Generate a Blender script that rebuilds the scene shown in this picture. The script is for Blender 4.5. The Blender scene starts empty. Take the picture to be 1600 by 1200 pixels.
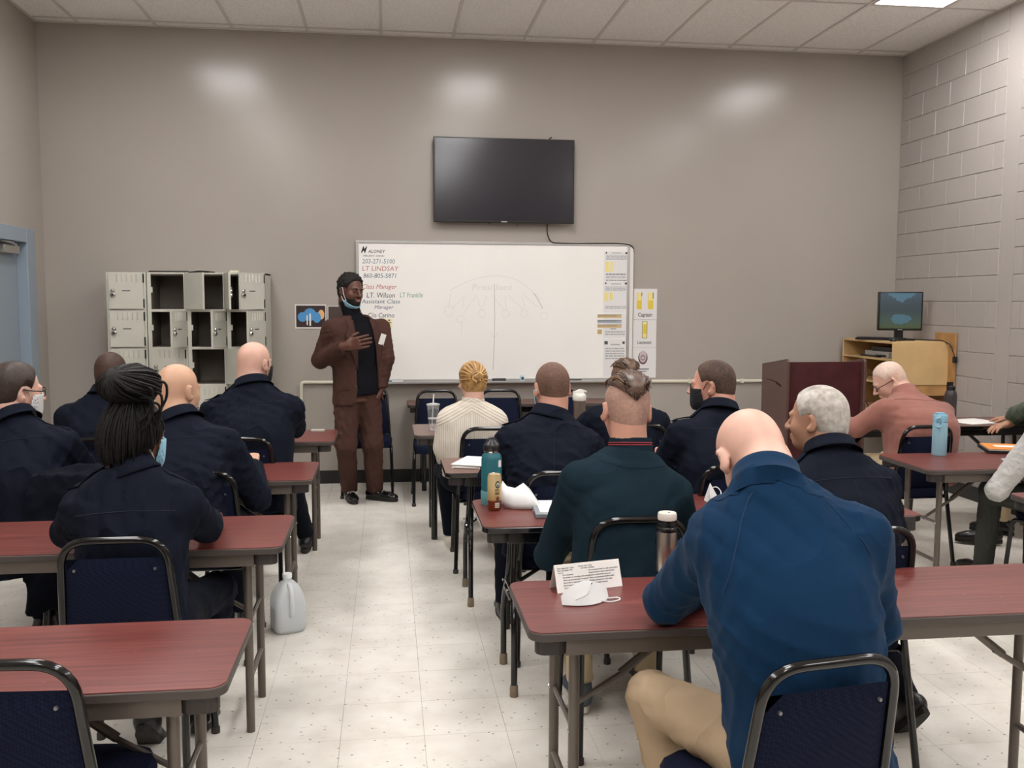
import bpy, bmesh, math, random
import numpy as np
from mathutils import Vector, Matrix, Euler
R = math.radians
rng = random.Random(7)
S = bpy.context.scene
C = S.collection

# ------------------------------------------------------------------ camera
F_PX, PITCH, YAW, ROLL, CAM_H = 1469.6, .0876, .1315, .0033, 1.5935
_fw = np.array([math.sin(YAW)*math.cos(PITCH), math.cos(YAW)*math.cos(PITCH), -math.sin(PITCH)])
_r = np.array([math.cos(YAW), -math.sin(YAW), 0]); _u = np.cross(_r, _fw)
CR = math.cos(ROLL)*_r + math.sin(ROLL)*_u
CU = -math.sin(ROLL)*_r + math.cos(ROLL)*_u
CO = np.array([0, 0, CAM_H])
cam_d = bpy.data.cameras.new('camera'); cam = bpy.data.objects.new('camera', cam_d); C.objects.link(cam)
cam_d.sensor_width = 36; cam_d.lens = 36*F_PX/1600; cam_d.clip_start = .05; cam_d.clip_end = 60
cam.matrix_world = Matrix(((CR[0], CU[0], -_fw[0], 0), (CR[1], CU[1], -_fw[1], 0), (CR[2], CU[2], -_fw[2], CAM_H), (0, 0, 0, 1)))
S.camera = cam
def ray(x, y): return _fw + CR*(x-800)/F_PX - CU*(y-600)/F_PX
def at_z(x, y, z): d = ray(x, y); return CO + d*(z-CAM_H)/d[2]
def at(x, y, Y): d = ray(x, y); return CO + d*Y/d[1]
def at_x(x, y, X): d = ray(x, y); return CO + d*X/d[0]

# ------------------------------------------------------------------ world, exposure
w = bpy.data.worlds.new('room_ambience'); S.world = w; w.use_nodes = True
w.node_tree.nodes['Background'].inputs[0].default_value = (.85, .88, 1, 1)
w.node_tree.nodes['Background'].inputs[1].default_value = .05
S.view_settings.view_transform = 'Standard'; S.view_settings.look = 'None'
S.view_settings.gamma = 1; S.view_settings.use_curve_mapping = False
S.view_settings.exposure = 0.0
LAMP_STRENGTH = 20.5

# ------------------------------------------------------------------ helpers
def srgb(r, g, b):
    f = lambda c: (c/255/12.92) if c/255 <= .04045 else ((c/255+.055)/1.055)**2.4
    return (f(r), f(g), f(b), 1)

class NT:
    def __init__(s, m): s.t = m.node_tree; s.n = s.t.nodes; s.l = s.t.links
    def add(s, typ, **kw):
        n = s.n.new(typ)
        for k, v in kw.items():
            if k.startswith('i_'):
                key = k[2:]; key = int(key) if key.isdigit() else key.replace('_', ' ')
                n.inputs[key].default_value = v
            else: setattr(n, k, v)
        return n
    def link(s, a, b): s.l.new(a, b)
    def math(s, op, a, b=None, clamp=False):
        n = s.n.new('ShaderNodeMath'); n.operation = op; n.use_clamp = clamp
        for i, v in enumerate((a, b)):
            if v is None: continue
            if isinstance(v, (int, float)): n.inputs[i].default_value = v
            else: s.l.new(v, n.inputs[i])
        return n.outputs[0]
    def mix(s, f, a, b):
        n = s.n.new('ShaderNodeMix'); n.data_type = 'RGBA'
        for sock, v in ((n.inputs[0], f), (n.inputs[6], a), (n.inputs[7], b)):
            if isinstance(v, (int, float, tuple)): sock.default_value = v
            else: s.l.new(v, sock)
        return n.outputs[2]
    def ramp(s, f, stops):
        n = s.n.new('ShaderNodeValToRGB'); e = n.color_ramp.elements
        while len(e) < len(stops): e.new(.5)
        for el, (p, c) in zip(e, stops):
            el.position = p; el.color = c if len(c) == 4 else (*c, 1)
        s.l.new(f, n.inputs[0]); return n.outputs[0]

MATS = {}
def mat(name, col=(.5, .5, .5, 1), rough=.5, metal=0., spec=.5, bump=None, var=None, coord='Object', **kw):
    """bump = (scale, strength, distance); var = (scale, amount) mottles the colour"""
    if name in MATS: return MATS[name]
    m = bpy.data.materials.new(name); m.use_nodes = True; MATS[name] = m
    b = m.node_tree.nodes['Principled BSDF']; t = NT(m)
    b.inputs['Base Color'].default_value = col; b.inputs['Roughness'].default_value = rough
    b.inputs['Metallic'].default_value = metal; b.inputs['Specular IOR Level'].default_value = spec
    for k, v in kw.items(): b.inputs[k.replace('_', ' ')].default_value = v
    m.diffuse_color = col
    tc = None
    if bump or var:
        tc = t.add('ShaderNodeNewGeometry').outputs['Position'] if coord == 'World' else t.add('ShaderNodeTexCoord').outputs[coord]
    if var:
        n = t.add('ShaderNodeTexNoise', i_Scale=var[0], i_Detail=4.); t.link(tc, n.inputs['Vector'])
        a = var[1]
        lo = tuple(max(0, c*(1-a)) for c in col[:3])+(1,); hi = tuple(min(1, c*(1+a)) for c in col[:3])+(1,)
        t.link(t.ramp(n.outputs['Fac'], [(.3, lo), (.7, hi)]), b.inputs['Base Color'])
    if bump:
        n = t.add('ShaderNodeTexNoise', i_Scale=bump[0], i_Detail=3.); t.link(tc, n.inputs['Vector'])
        bp = t.add('ShaderNodeBump', i_Strength=bump[1], i_Distance=bump[2]); t.link(n.outputs['Fac'], bp.inputs['Height'])
        t.link(bp.outputs[0], b.inputs['Normal'])
    return m

def tag(o, label=None, cat=None, group=None, kind=None):
    if label: o['label'] = label
    if cat: o['category'] = cat
    if group: o['group'] = group
    if kind: o['kind'] = kind
    return o
def empty(name, loc=(0, 0, 0), rz=0, label=None, cat=None, group=None):
    o = bpy.data.objects.new(name, None); C.objects.link(o); o.location = loc; o.rotation_euler = (0, 0, rz)
    o.empty_display_size = .05
    return tag(o, label, cat, group)
def link(name, me, parent=None, loc=None):
    o = bpy.data.objects.new(name, me); C.objects.link(o); o.parent = parent
    if loc is not None: o.location = loc
    return o
def copy_tree(o, parent=None):
    c = o.copy(); C.objects.link(c); c.parent = parent
    for ch in list(o.children): copy_tree(ch, c)
    return c

class MB:
    def __init__(s): s.v = []; s.f = []
    def add(s, v, f):
        o = len(s.v); s.v += [tuple(map(float, p)) for p in v]; s.f += [tuple(i+o for i in q) for q in f]; return s
    def box(s, c, d, rot=None):
        x, y, z = d[0]/2, d[1]/2, d[2]/2
        v = [Vector(p) for p in ((-x, -y, -z), (x, -y, -z), (x, y, -z), (-x, y, -z), (-x, -y, z), (x, -y, z), (x, y, z), (-x, y, z))]
        if rot is not None: v = [rot @ p for p in v]
        v = [p+Vector(c) for p in v]
        return s.add(v, [(0, 3, 2, 1), (4, 5, 6, 7), (0, 1, 5, 4), (1, 2, 6, 5), (2, 3, 7, 6), (3, 0, 4, 7)])
    def b2(s, a, b):
        return s.box([(p+q)/2 for p, q in zip(a, b)], [abs(q-p) for p, q in zip(a, b)])
    def tube(s, pts, r, n=10, cap=True, closed=False, flat=1.0, up=None):
        pts = [Vector(p) for p in pts]; N = len(pts)
        rr = r if isinstance(r, (list, tuple)) else [r]*N
        ring = []; prev = None
        for i, p in enumerate(pts):
            if closed: t = pts[(i+1) % N]-pts[i-1]
            else: t = pts[min(i+1, N-1)]-pts[max(i-1, 0)]
            t.normalize()
            if prev is None:
                a = Vector(up) if up is not None else (Vector((0, 0, 1)) if abs(t.z) < .9 else Vector((0, 1, 0)))
            else: a = prev
            e1 = (a-t*a.dot(t)).normalized(); e2 = t.cross(e1); prev = e1
            ring.append([p+(e1*math.cos(k*2*math.pi/n)*flat+e2*math.sin(k*2*math.pi/n))*rr[i] for k in range(n)])
        f = []
        for i in range(N if closed else N-1):
            j = (i+1) % N
            for k in range(n): f.append((i*n+k, i*n+(k+1) % n, j*n+(k+1) % n, j*n+k))
        if cap and not closed: f += [tuple(range(n))[::-1], tuple((N-1)*n+k for k in range(n))]
        return s.add([q for g in ring for q in g], f)
    def cyl(s, a, b, r, r2=None, n=16):
        return s.tube([a, b], [r, r if r2 is None else r2], n)
    def lathe(s, prof, n=24, c=(0, 0, 0), sx=1, sy=1):
        v = []; f = []
        for (r, z) in prof:
            for k in range(n):
                a = 2*math.pi*k/n; v.append((c[0]+r*sx*math.cos(a), c[1]+r*sy*math.sin(a), c[2]+z))
        for i in range(len(prof)-1):
            for k in range(n): f.append((i*n+k, i*n+(k+1) % n, (i+1)*n+(k+1) % n, (i+1)*n+k))
        f += [tuple(range(n))[::-1], tuple((len(prof)-1)*n+k for k in range(n))]
        return s.add(v, f)
    def prism(s, poly, z0, z1, M=None):
        n = len(poly); v = [Vector((x, y, z0)) for x, y in poly]+[Vector((x, y, z1)) for x, y in poly]
        if M is not None: v = [M @ p for p in v]
        f = [tuple(range(n))[::-1], tuple(range(n, 2*n))]+[(i, (i+1) % n, n+(i+1) % n, n+i) for i in range(n)]
        return s.add(v, f)
    def mesh(s, name, m=None, smooth=False, angle=None):
        me = bpy.data.meshes.new(name); me.from_pydata(s.v, [], s.f)
        if smooth: me.polygons.foreach_set('use_smooth', [True]*len(me.polygons))
        if m is not None: me.materials.append(m)
        me.update()
        if angle is not None: me.set_sharp_from_angle(angle=R(angle))
        return me
    def build(s, name, m, parent=None, loc=None, smooth=False, bevel=0, seg=2, angle=40):
        me = s.mesh(name, m, smooth or bevel > 0, angle if (smooth or bevel > 0) else None)
        o = link(name, me, parent, loc)
        if bevel > 0:
            md = o.modifiers.new('bevel', 'BEVEL'); md.width = bevel; md.segments = seg; md.limit_method = 'ANGLE'; md.angle_limit = R(35)
        return o
def rrect(x0, y0, x1, y1, r, n=5):
    out = []
    for cx, cy, a0 in ((x1-r, y1-r, 0), (x0+r, y1-r, 90), (x0+r, y0+r, 180), (x1-r, y0+r, 270)):
        for k in range(n+1):
            a = R(a0+90*k/n); out.append((cx+r*math.cos(a), cy+r*math.sin(a)))
    return out
def arc_path(pts, rad, n=5):
    """polyline with rounded corners"""
    P = [Vector(p) for p in pts]; out = [P[0]]
    for i in range(1, len(P)-1):
        a = (P[i-1]-P[i]); b = (P[i+1]-P[i]); d = min(rad, a.length*.49, b.length*.49)
        A = P[i]+a.normalized()*d; B = P[i]+b.normalized()*d
        for k in range(n+1):
            t = k/n; out.append(A*(1-t)**2+P[i]*2*t*(1-t)+B*t*t)
    out.append(P[-1]); return out
def text(body, name, m, parent, origin, xdir, up, size, shear=0., width=None, depth=.0006, bold=0.):
    cu = bpy.data.curves.new(name, 'FONT'); cu.body = body; cu.size = size; cu.shear = shear; cu.resolution_u = 2
    cu.offset = bold; cu.extrude = depth
    tmp = bpy.data.objects.new(name, cu); C.objects.link(tmp)
    dg = bpy.context.evaluated_depsgraph_get(); me = bpy.data.meshes.new_from_object(tmp.evaluated_get(dg))
    C.objects.unlink(tmp); bpy.data.objects.remove(tmp)
    xd = Vector(xdir).normalized(); ud = Vector(up).normalized(); nd = xd.cross(ud)
    if width and len(me.vertices):
        xs = [v.co.x for v in me.vertices]; sc = width/max(1e-6, max(xs)-min(xs))
        for v in me.vertices: v.co.x = (v.co.x-min(xs))*sc
    M = Matrix(((xd.x, ud.x, nd.x, origin[0]), (xd.y, ud.y, nd.y, origin[1]), (xd.z, ud.z, nd.z, origin[2]), (0, 0, 0, 1)))
    me.transform(M); me.name = name; me.materials.clear(); me.materials.append(m)
    return link(name, me, parent)

# ------------------------------------------------------------------ materials of the setting
def wall_paint(name, col, rough=.28, blocks=False):
    m = mat(name, col, rough, spec=.32); t = NT(m); b = t.n['Principled BSDF']
    pos = t.add('ShaderNodeNewGeometry').outputs['Position']
    n1 = t.add('ShaderNodeTexNoise', i_Scale=1.1, i_Detail=4.); t.link(pos, n1.inputs['Vector'])
    c = t.mix(t.ramp(n1.outputs['Fac'], [(.3, (0, 0, 0)), (.75, (1, 1, 1))]), tuple(x*.96 for x in col[:3])+(1,), tuple(min(1, x*1.03) for x in col[:3])+(1,))
    t.link(c, b.inputs['Base Color'])
    n2 = t.add('ShaderNodeTexNoise', i_Scale=(55. if blocks else 26.), i_Detail=3.); t.link(pos, n2.inputs['Vector'])
    bp = t.add('ShaderNodeBump', i_Strength=.35 if blocks else .09, i_Distance=.004); t.link(n2.outputs['Fac'], bp.inputs['Height'])
    t.link(bp.outputs[0], b.inputs['Normal'])
    return m
M_WALL = wall_paint('taupe_gloss_paint', srgb(167, 159, 151), .21)
M_BLOCK = wall_paint('block_paint', srgb(172, 165, 160), .34, True)
M_MORTAR = M_BLOCK

def floor_mat():
    m = mat('vinyl_tile', srgb(222, 214, 202), .36, spec=.45); t = NT(m); b = t.n['Principled BSDF']
    pos = t.add('ShaderNodeNewGeometry').outputs['Position']
    oi = t.add('ShaderNodeObjectInfo').outputs['Random']
    n = t.add('ShaderNodeTexNoise', i_Scale=7., i_Detail=6.); t.link(pos, n.inputs['Vector'])
    base = t.ramp(n.outputs['Fac'], [(.3, srgb(220, 213, 202)), (.55, srgb(232, 226, 216)), (.75, srgb(238, 233, 224))])
    base = t.mix(t.math('MULTIPLY', oi, .2), base, srgb(240, 234, 224))
    # dash shaped chips: stretched noise, thresholded
    mp = t.add('ShaderNodeMapping'); mp.inputs['Scale'].default_value = (26, 75, 1); t.link(pos, mp.inputs['Vector'])
    n2 = t.add('ShaderNodeTexNoise', i_Scale=1., i_Detail=2.); t.link(mp.outputs[0], n2.inputs['Vector'])
    f = t.ramp(n2.outputs['Fac'], [(.66, (0, 0, 0)), (.74, (1, 1, 1))])
    base = t.mix(t.math('MULTIPLY', f, .4), base, srgb(140, 130, 118))
    # sparse dark scuffs
    mp2 = t.add('ShaderNodeMapping'); mp2.inputs['Scale'].default_value = (13, 19, 1); mp2.inputs['Rotation'].default_value = (0, 0, .5); t.link(pos, mp2.inputs['Vector'])
    vo = t.add('ShaderNodeTexVoronoi', i_Scale=1., voronoi_dimensions='2D'); t.link(mp2.outputs[0], vo.inputs['Vector'])
    sp = t.math('LESS_THAN', vo.outputs['Distance'], .06)
    sc = t.add('ShaderNodeSeparateColor'); t.link(vo.outputs['Color'], sc.inputs[0])
    pick = t.math('GREATER_THAN', sc.outputs[0], .55)
    base = t.mix(t.math('MULTIPLY', t.math('MULTIPLY', sp, pick), .75), base, srgb(70, 62, 55))
    n3 = t.add('ShaderNodeTexNoise', i_Scale=1.2, i_Detail=5.); t.link(pos, n3.inputs['Vector'])
    base = t.mix(t.ramp(n3.outputs['Fac'], [(.55, (0, 0, 0)), (.8, (.3, .3, .3))]), base, srgb(212, 205, 195))
    t.link(base, b.inputs['Base Color'])
    t.link(t.ramp(n.outputs['Fac'], [(.2, (.30, .30, .30)), (.8, (.44, .44, .44))]), b.inputs['Roughness'])
    bp = t.add('ShaderNodeBump', i_Strength=.05, i_Distance=.003); t.link(n3.outputs['Fac'], bp.inputs['Height']); t.link(bp.outputs[0], b.inputs['Normal'])
    return m
M_FLOOR = floor_mat()

def ceil_mat():
    m = mat('ceiling_board', srgb(206, 201, 194), .9, spec=.2); t = NT(m); b = t.n['Principled BSDF']
    pos = t.add('ShaderNodeNewGeometry').outputs['Position']
    n = t.add('ShaderNodeTexNoise', i_Scale=70., i_Detail=3.); t.link(pos, n.inputs['Vector'])
    t.link(t.ramp(n.outputs['Fac'], [(.36, srgb(230, 227, 222)), (.5, srgb(243, 241, 237)), (.7, srgb(246, 244, 241))]), b.inputs['Base Color'])
    bp = t.add('ShaderNodeBump', i_Strength=.4, i_Distance=.003); t.link(n.outputs['Fac'], bp.inputs['Height']); t.link(bp.outputs[0], b.inputs['Normal'])
    return m
M_CEIL = ceil_mat()
M_GRID = mat('ceiling_grid_metal', srgb(214, 209, 202), .5)
M_LAMP = mat('lit_diffuser', (1, 1, 1, 1), .5, Emission_Color=(1, .99, .985, 1), Emission_Strength=LAMP_STRENGTH)
M_BASEB = mat('black_vinyl_base', srgb(26, 25, 26), .38)
M_DOOR = mat('blue_grey_door_paint', srgb(138, 149, 158), .42, bump=(60, .06, .002))
M_DOORF = mat('blue_grey_frame_paint', srgb(140, 153, 165), .4)

XL, XR, YB, YF, ZC = -2.805, 4.695, 8.267, -4.6, 3.836
# ------------------------------------------------------------------ floor
fl = MB().b2((XL-.1, YF-.1, -.06), (XR+.1, YB+.1, -.0025)).build('floor', mat('tile_joint', srgb(140, 131, 120), .8)); tag(fl, 'off-white vinyl tile floor of the classroom', kind='structure')
TX, TY, TS = -.1828, 4.2625, .3048
tile_me = MB()
g = .0008
tile_me.add([(g, g, 0), (TS-g, g, 0), (TS-g, TS-g, 0), (g, TS-g, 0), (g-.0004, g-.0004, -.003), (TS-g+.0004, g-.0004, -.003), (TS-g+.0004, TS-g+.0004, -.003), (g-.0004, TS-g+.0004, -.003)],
            [(0, 1, 2, 3), (4, 5, 1, 0), (5, 6, 2, 1), (6, 7, 3, 2), (7, 4, 0, 3)])
tm = tile_me.mesh('tile', M_FLOOR)
cells = []
i0, i1 = math.ceil((XL-TX)/TS), math.floor((XR-TX)/TS); j0, j1 = math.floor((YF-TY)/TS), math.floor((YB-TY)/TS)
def projc(p):
    d = np.array(p)-CO; z = d@_fw
    return (800+F_PX*(d@CR)/z, 600-F_PX*(d@CU)/z, z) if z > .2 else None
for i in range(i0-1, i1+1):
    for j in range(j0, j1+1):
        x, y = TX+i*TS, TY+j*TS
        cut = x < XL or x+TS > XR or y+TS > YB or y < YF
        pc = projc((x+TS/2, y+TS/2, 0))
        vis = pc is not None and -70 < pc[0] < 1670 and pc[1] < 1260 and not cut
        cells.append((vis, pc[2] if pc else 99, x, y, cut))
# of the tiles in view keep the 300 nearest as pieces
near = sorted([c for c in cells if c[0]], key=lambda c: c[1])[:300]
keep = set((c[2], c[3]) for c in near)
rest = MB()
for vis, d, x, y, cut in cells:
    if (x, y) in keep: link('tile', tm, fl, (x, y, 0))
    else:
        xa, xb, ya, yb = max(x+g, XL), min(x+TS-g, XR), max(y+g, YF), min(y+TS-g, YB)
        if xb > xa and yb > ya: rest.add([(xa, ya, 0), (xb, ya, 0), (xb, yb, 0), (xa, yb, 0)], [(0, 1, 2, 3)])
tag(rest.build('tile_field', M_FLOOR, fl), kind='stuff')

# ------------------------------------------------------------------ walls
def struct(o, label): return tag(o, label, kind='structure')
struct(MB().b2((XL-.15, YB, 0), (XR+.15, YB+.15, ZC+.1)).build('wall_back', M_WALL), 'glossy taupe painted wall behind the whiteboard')
wl = MB()
DY0, DY1, DZ = 6.94, 7.90, 2.09
wl.b2((XL-.15, DY1, 0), (XL, YB, ZC+.1)).b2((XL-.15, YF, 0), (XL, DY0, ZC+.1)).b2((XL-.15, DY0, DZ), (XL, DY1, ZC+.1))
struct(wl.build('wall_left', M_WALL), 'taupe painted wall with the grey door')
struct(MB().b2((XL-.15, YF-.15, 0), (XR+.15, YF, ZC+.1)).build('wall_rear', M_WALL), 'taupe painted wall behind the camera')
# right wall: painted concrete block
CZ0, CH, BL = -.033, .2045, .406
wr = struct(MB().b2((XR, YF, 0), (XR+.15, YB, ZC+.1)).build('wall_right', M_MORTAR), 'painted concrete block wall on the right')
def block_mesh(L, H):
    d, c, e = .006, .004, .002
    return MB().add([(0, e, e), (0, L-e, e), (0, L-e, H-e), (0, e, H-e), (-d, e+c, e+c), (-d, L-e-c, e+c), (-d, L-e-c, H-e-c), (-d, e+c, H-e-c)],
                    [(4, 7, 6, 5), (0, 4, 5, 1), (1, 5, 6, 2), (2, 6, 7, 3), (3, 7, 4, 0)]).mesh('block', M_BLOCK)
bm_cache = {}
PIL0, PIL1 = 6.60, 6.775
def blk(y0, y1, z0, z1):
    key = (round(y1-y0, 3), round(z1-z0, 3))
    if key not in bm_cache: bm_cache[key] = block_mesh(*key)
    link('block', bm_cache[key], wr, (XR-.0002, y0, z0))
for k in range(0, 19):
    z0, z1 = max(0, CZ0+k*CH), min(ZC, CZ0+(k+1)*CH)
    if z1-z0 < .02: continue
    off = 7.308 if k % 2 else 7.105
    y = off+BL*3
    while y > 4.9:
        a, b_ = y-BL, y
        for lo, hi in ((PIL1, YB), (5.0, PIL0)):
            p, q = max(a, lo), min(b_, hi)
            if q-p > .03: blk(p, q, z0, z1)
        y -= BL
field = MB().b2((XR-.004, YF, 0), (XR, 5.0, ZC)).build('block_field', M_BLOCK, wr); tag(field, kind='stuff')
MB().b2((XR-.0045, PIL0-.001, 0), (XR, PIL1-.009, ZC)).build('control_joint_strip', M_BLOCK, wr, bevel=.002)

# baseboards
struct(MB().b2((XL, YB-.006, 0), (XR, YB, .115)).build('baseboard_back', M_BASEB), 'black vinyl baseboard along the back wall')
struct(MB().b2((XL, DY1+.1, 0), (XL+.006, YB, .115)).b2((XL, YF, 0), (XL+.006, DY0-.1, .115)).build('baseboard_left', M_BASEB), 'black vinyl baseboard along the door wall')
struct(MB().b2((XR-.018, YF, 0), (XR-.004, YB, .115)).build('baseboard_right', M_BASEB), 'black vinyl baseboard along the block wall')

# ------------------------------------------------------------------ ceiling with grid, boards and troffer lights
ce = struct(MB().b2((XL-.1, YF-.1, ZC+.07), (XR+.1, YB+.1, ZC+.2)).build('ceiling', mat('plenum', srgb(60, 58, 55), .9)), 'suspended ceiling of white boards in a metal grid')
GX, GY, GW, GD = -2.4728, 8.1309, .6096, 1.2192
xs = [XL]+[GX+i*GW for i in range(12)]+[XR]
ys = [YB]+[GY-GD*k for k in range(11)]+[YF]
ys = [y for y in ys if y >= YF]
lights = [(2, 2), (6, 2), (11, 2), (2, 4), (6, 4), (11, 4), (2, 6), (6, 6), (11, 6), (2, 8), (6, 8), (11, 8)]
cm = {}
for ix in range(len(xs)-1):
    for iy in range(len(ys)-1):
        if (ix, iy) in lights: continue
        L, D = round(xs[ix+1]-xs[ix], 3), round(ys[iy]-ys[iy+1], 3)
        if (L, D) not in cm: cm[(L, D)] = MB().b2((.004, .004, 0), (L-.004, D-.004, .018)).mesh('ceiling_board', M_CEIL)
        link('ceiling_board', cm[(L, D)], ce, (xs[ix], ys[iy+1], ZC+.002+rng.uniform(0, .003)))
for x in xs[1:-1]: MB().b2((x-.012, YF, ZC-.004), (x+.012, YB, ZC+.002)).build('main_runner', M_GRID, ce)
for y in ys[1:-1]: MB().b2((XL, y-.012, ZC-.003), (XR, y+.012, ZC+.0015)).build('cross_runner', M_GRID, ce)
MB().b2((XL, YB-.022, ZC-.006), (XR, YB, ZC+.001)).b2((XL, YF, ZC-.006), (XL+.022, YB, ZC+.001)).b2((XR-.022, YF, ZC-.006), (XR, YB, ZC+.001)).build('edge_angle', M_GRID, ce)
names = {2: 'on the locker side', 6: 'in the middle', 11: 'by the block wall'}
rows_n = {2: 'nearest the whiteboard', 4: 'second from the whiteboard', 6: 'third from the whiteboard', 8: 'rearmost'}
for ix, iy in lights:
    e = empty('ceiling_light', (xs[ix], ys[iy+1], ZC), 0, 'lit ceiling panel '+names[ix]+', '+rows_n[iy], 'light', 'fluorescent ceiling panels')
    L, D = xs[ix+1]-xs[ix], ys[iy]-ys[iy+1]
    MB().b2((.03, .03, -.001), (L-.03, D-.03, .008)).build('diffuser', M_LAMP, e)
    f = MB()
    f.b2((.012, .012, -.006), (.032, D-.012, .02)).b2((L-.032, .012, -.006), (L-.012, D-.012, .02)).b2((.032, .012, -.006), (L-.032, .032, .02)).b2((.032, D-.032, -.006), (L-.032, D-.012, .02))
    f.build('light_frame', M_GRID, e)

# ------------------------------------------------------------------ door in the left wall
d1 = empty('door_1', (XL, DY0, 0)); tag(d1, 'blue-grey steel door with closer in the left wall', kind='structure')
MB().b2((-.11, .055, .01), (-.065, DY1-DY0-.055, DZ-.055)).build('door_leaf', M_DOOR, d1, bevel=.002)
fr = MB()
W_ = DY1-DY0
for a, b_ in (((-.15, -.05, 0), (.018, .052, DZ+.05)), ((-.15, W_-.052, 0), (.018, W_+.11, DZ+.06)), ((-.15, .052, DZ-.052), (.018, W_-.052, DZ+.06))): fr.b2(a, b_)
fr.build('door_frame', M_DOORF, d1, bevel=.004)
cl = MB().b2((-.064, .52, DZ-.145), (-.005, .82, DZ-.085)).build('door_closer', mat('closer_metal', srgb(170, 166, 158), .35, .6), d1, bevel=.004)
MB().tube([(-.02, .77, DZ-.075), (.02, .62, DZ-.07), (-.02, .50, DZ-.058)], .008, 8).cyl((-.02, .77, DZ-.09), (-.02, .77, DZ-.068), .014).build('closer_arm', mat('bright_steel', srgb(205, 203, 198), .28, .9), cl)
MB().b2((-.064, .12, .95), (-.06, .18, 1.15)).cyl((-.064, .15, 1.02), (-.01, .15, 1.02), .012).tube([(-.012, .15, 1.02), (-.012, .26, 1.02)], .009, 8).build('door_handle', MATS['bright_steel'], d1)
MB().b2((-.112, DY1-DY0-.056, .01), (-.066, DY1-DY0-.0515, DZ-.055)).build('door_gap_shade', mat('dark_gap_shade', srgb(30, 32, 34), .8), d1)  # dark strip standing in for the shade in the gap between leaf and frame
# ------------------------------------------------------------------ furniture materials
def laminate():
    m = mat('mahogany_laminate', srgb(112, 52, 48), .34, spec=.5); t = NT(m); b = t.n['Principled BSDF']
    tc = t.add('ShaderNodeTexCoord').outputs['Object']
    mp = t.add('ShaderNodeMapping'); mp.inputs['Scale'].default_value = (1.6, 42, 10); t.link(tc, mp.inputs['Vector'])
    n = t.add('ShaderNodeTexNoise', i_Scale=1.6, i_Detail=6., i_Distortion=.6); t.link(mp.outputs[0], n.inputs['Vector'])
    c = t.ramp(n.outputs['Fac'], [(.25, srgb(84, 38, 36)), (.5, srgb(107, 53, 48)), (.75, srgb(128, 70, 62))])
    n2 = t.add('ShaderNodeTexNoise', i_Scale=55., i_Detail=2.); t.link(tc, n2.inputs['Vector'])
    c = t.mix(t.ramp(n2.outputs['Fac'], [(.75, (0, 0, 0)), (.8, (.8, .8, .8))]), c, srgb(190, 150, 138))
    t.link(c, b.inputs['Base Color'])
    bp = t.add('ShaderNodeBump', i_Strength=.06, i_Distance=.001); t.link(n.outputs['Fac'], bp.inputs['Height']); t.link(bp.outputs[0], b.inputs['Normal'])
    return m
M_LAM = laminate()
M_LAM2 = mat('brown_laminate', srgb(112, 84, 76), .38, var=(30, .12))
M_EDGE = mat('table_edge_vinyl', srgb(70, 62, 58), .5)
M_TLEG = mat('taupe_table_steel', srgb(98, 89, 82), .36, .25)
M_BLKS = mat('black_enamel_steel', srgb(16, 15, 15), .13, .1, spec=.6)
M_CHROME = mat('chrome', srgb(225, 225, 225), .15, 1.)
M_TIP = mat('tan_rubber', srgb(128, 112, 92), .7)
M_BRKT = mat('dark_bracket', srgb(48, 42, 40), .5)
def chair_fabric():
    m = mat('navy_dotted_fabric', srgb(26, 33, 62), .85, spec=.08); t = NT(m); b = t.n['Principled BSDF']
    tc = t.add('ShaderNodeTexCoord').outputs['Object']
    mp = t.add('ShaderNodeMapping'); mp.inputs['Rotation'].default_value = (R(45), R(35), R(45)); t.link(tc, mp.inputs['Vector'])
    ch = t.add('ShaderNodeTexChecker', i_Scale=150.); t.link(mp.outputs[0], ch.inputs['Vector'])
    n = t.add('ShaderNodeTexNoise', i_Scale=300., i_Detail=2.); t.link(tc, n.inputs['Vector'])
    c = t.mix(t.math('MULTIPLY', ch.outputs['Fac'], .55), srgb(19, 23, 40), srgb(32, 38, 60))
    c = t.mix(t.math('MULTIPLY', n.outputs['Fac'], .4), c, srgb(14, 18, 36))
    t.link(c, b.inputs['Base Color'])
    bp = t.add('ShaderNodeBump', i_Strength=.3, i_Distance=.001); t.link(n.outputs['Fac'], bp.inputs['Height']); t.link(bp.outputs[0], b.inputs['Normal'])
    return m
M_CHF = chair_fabric()

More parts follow.
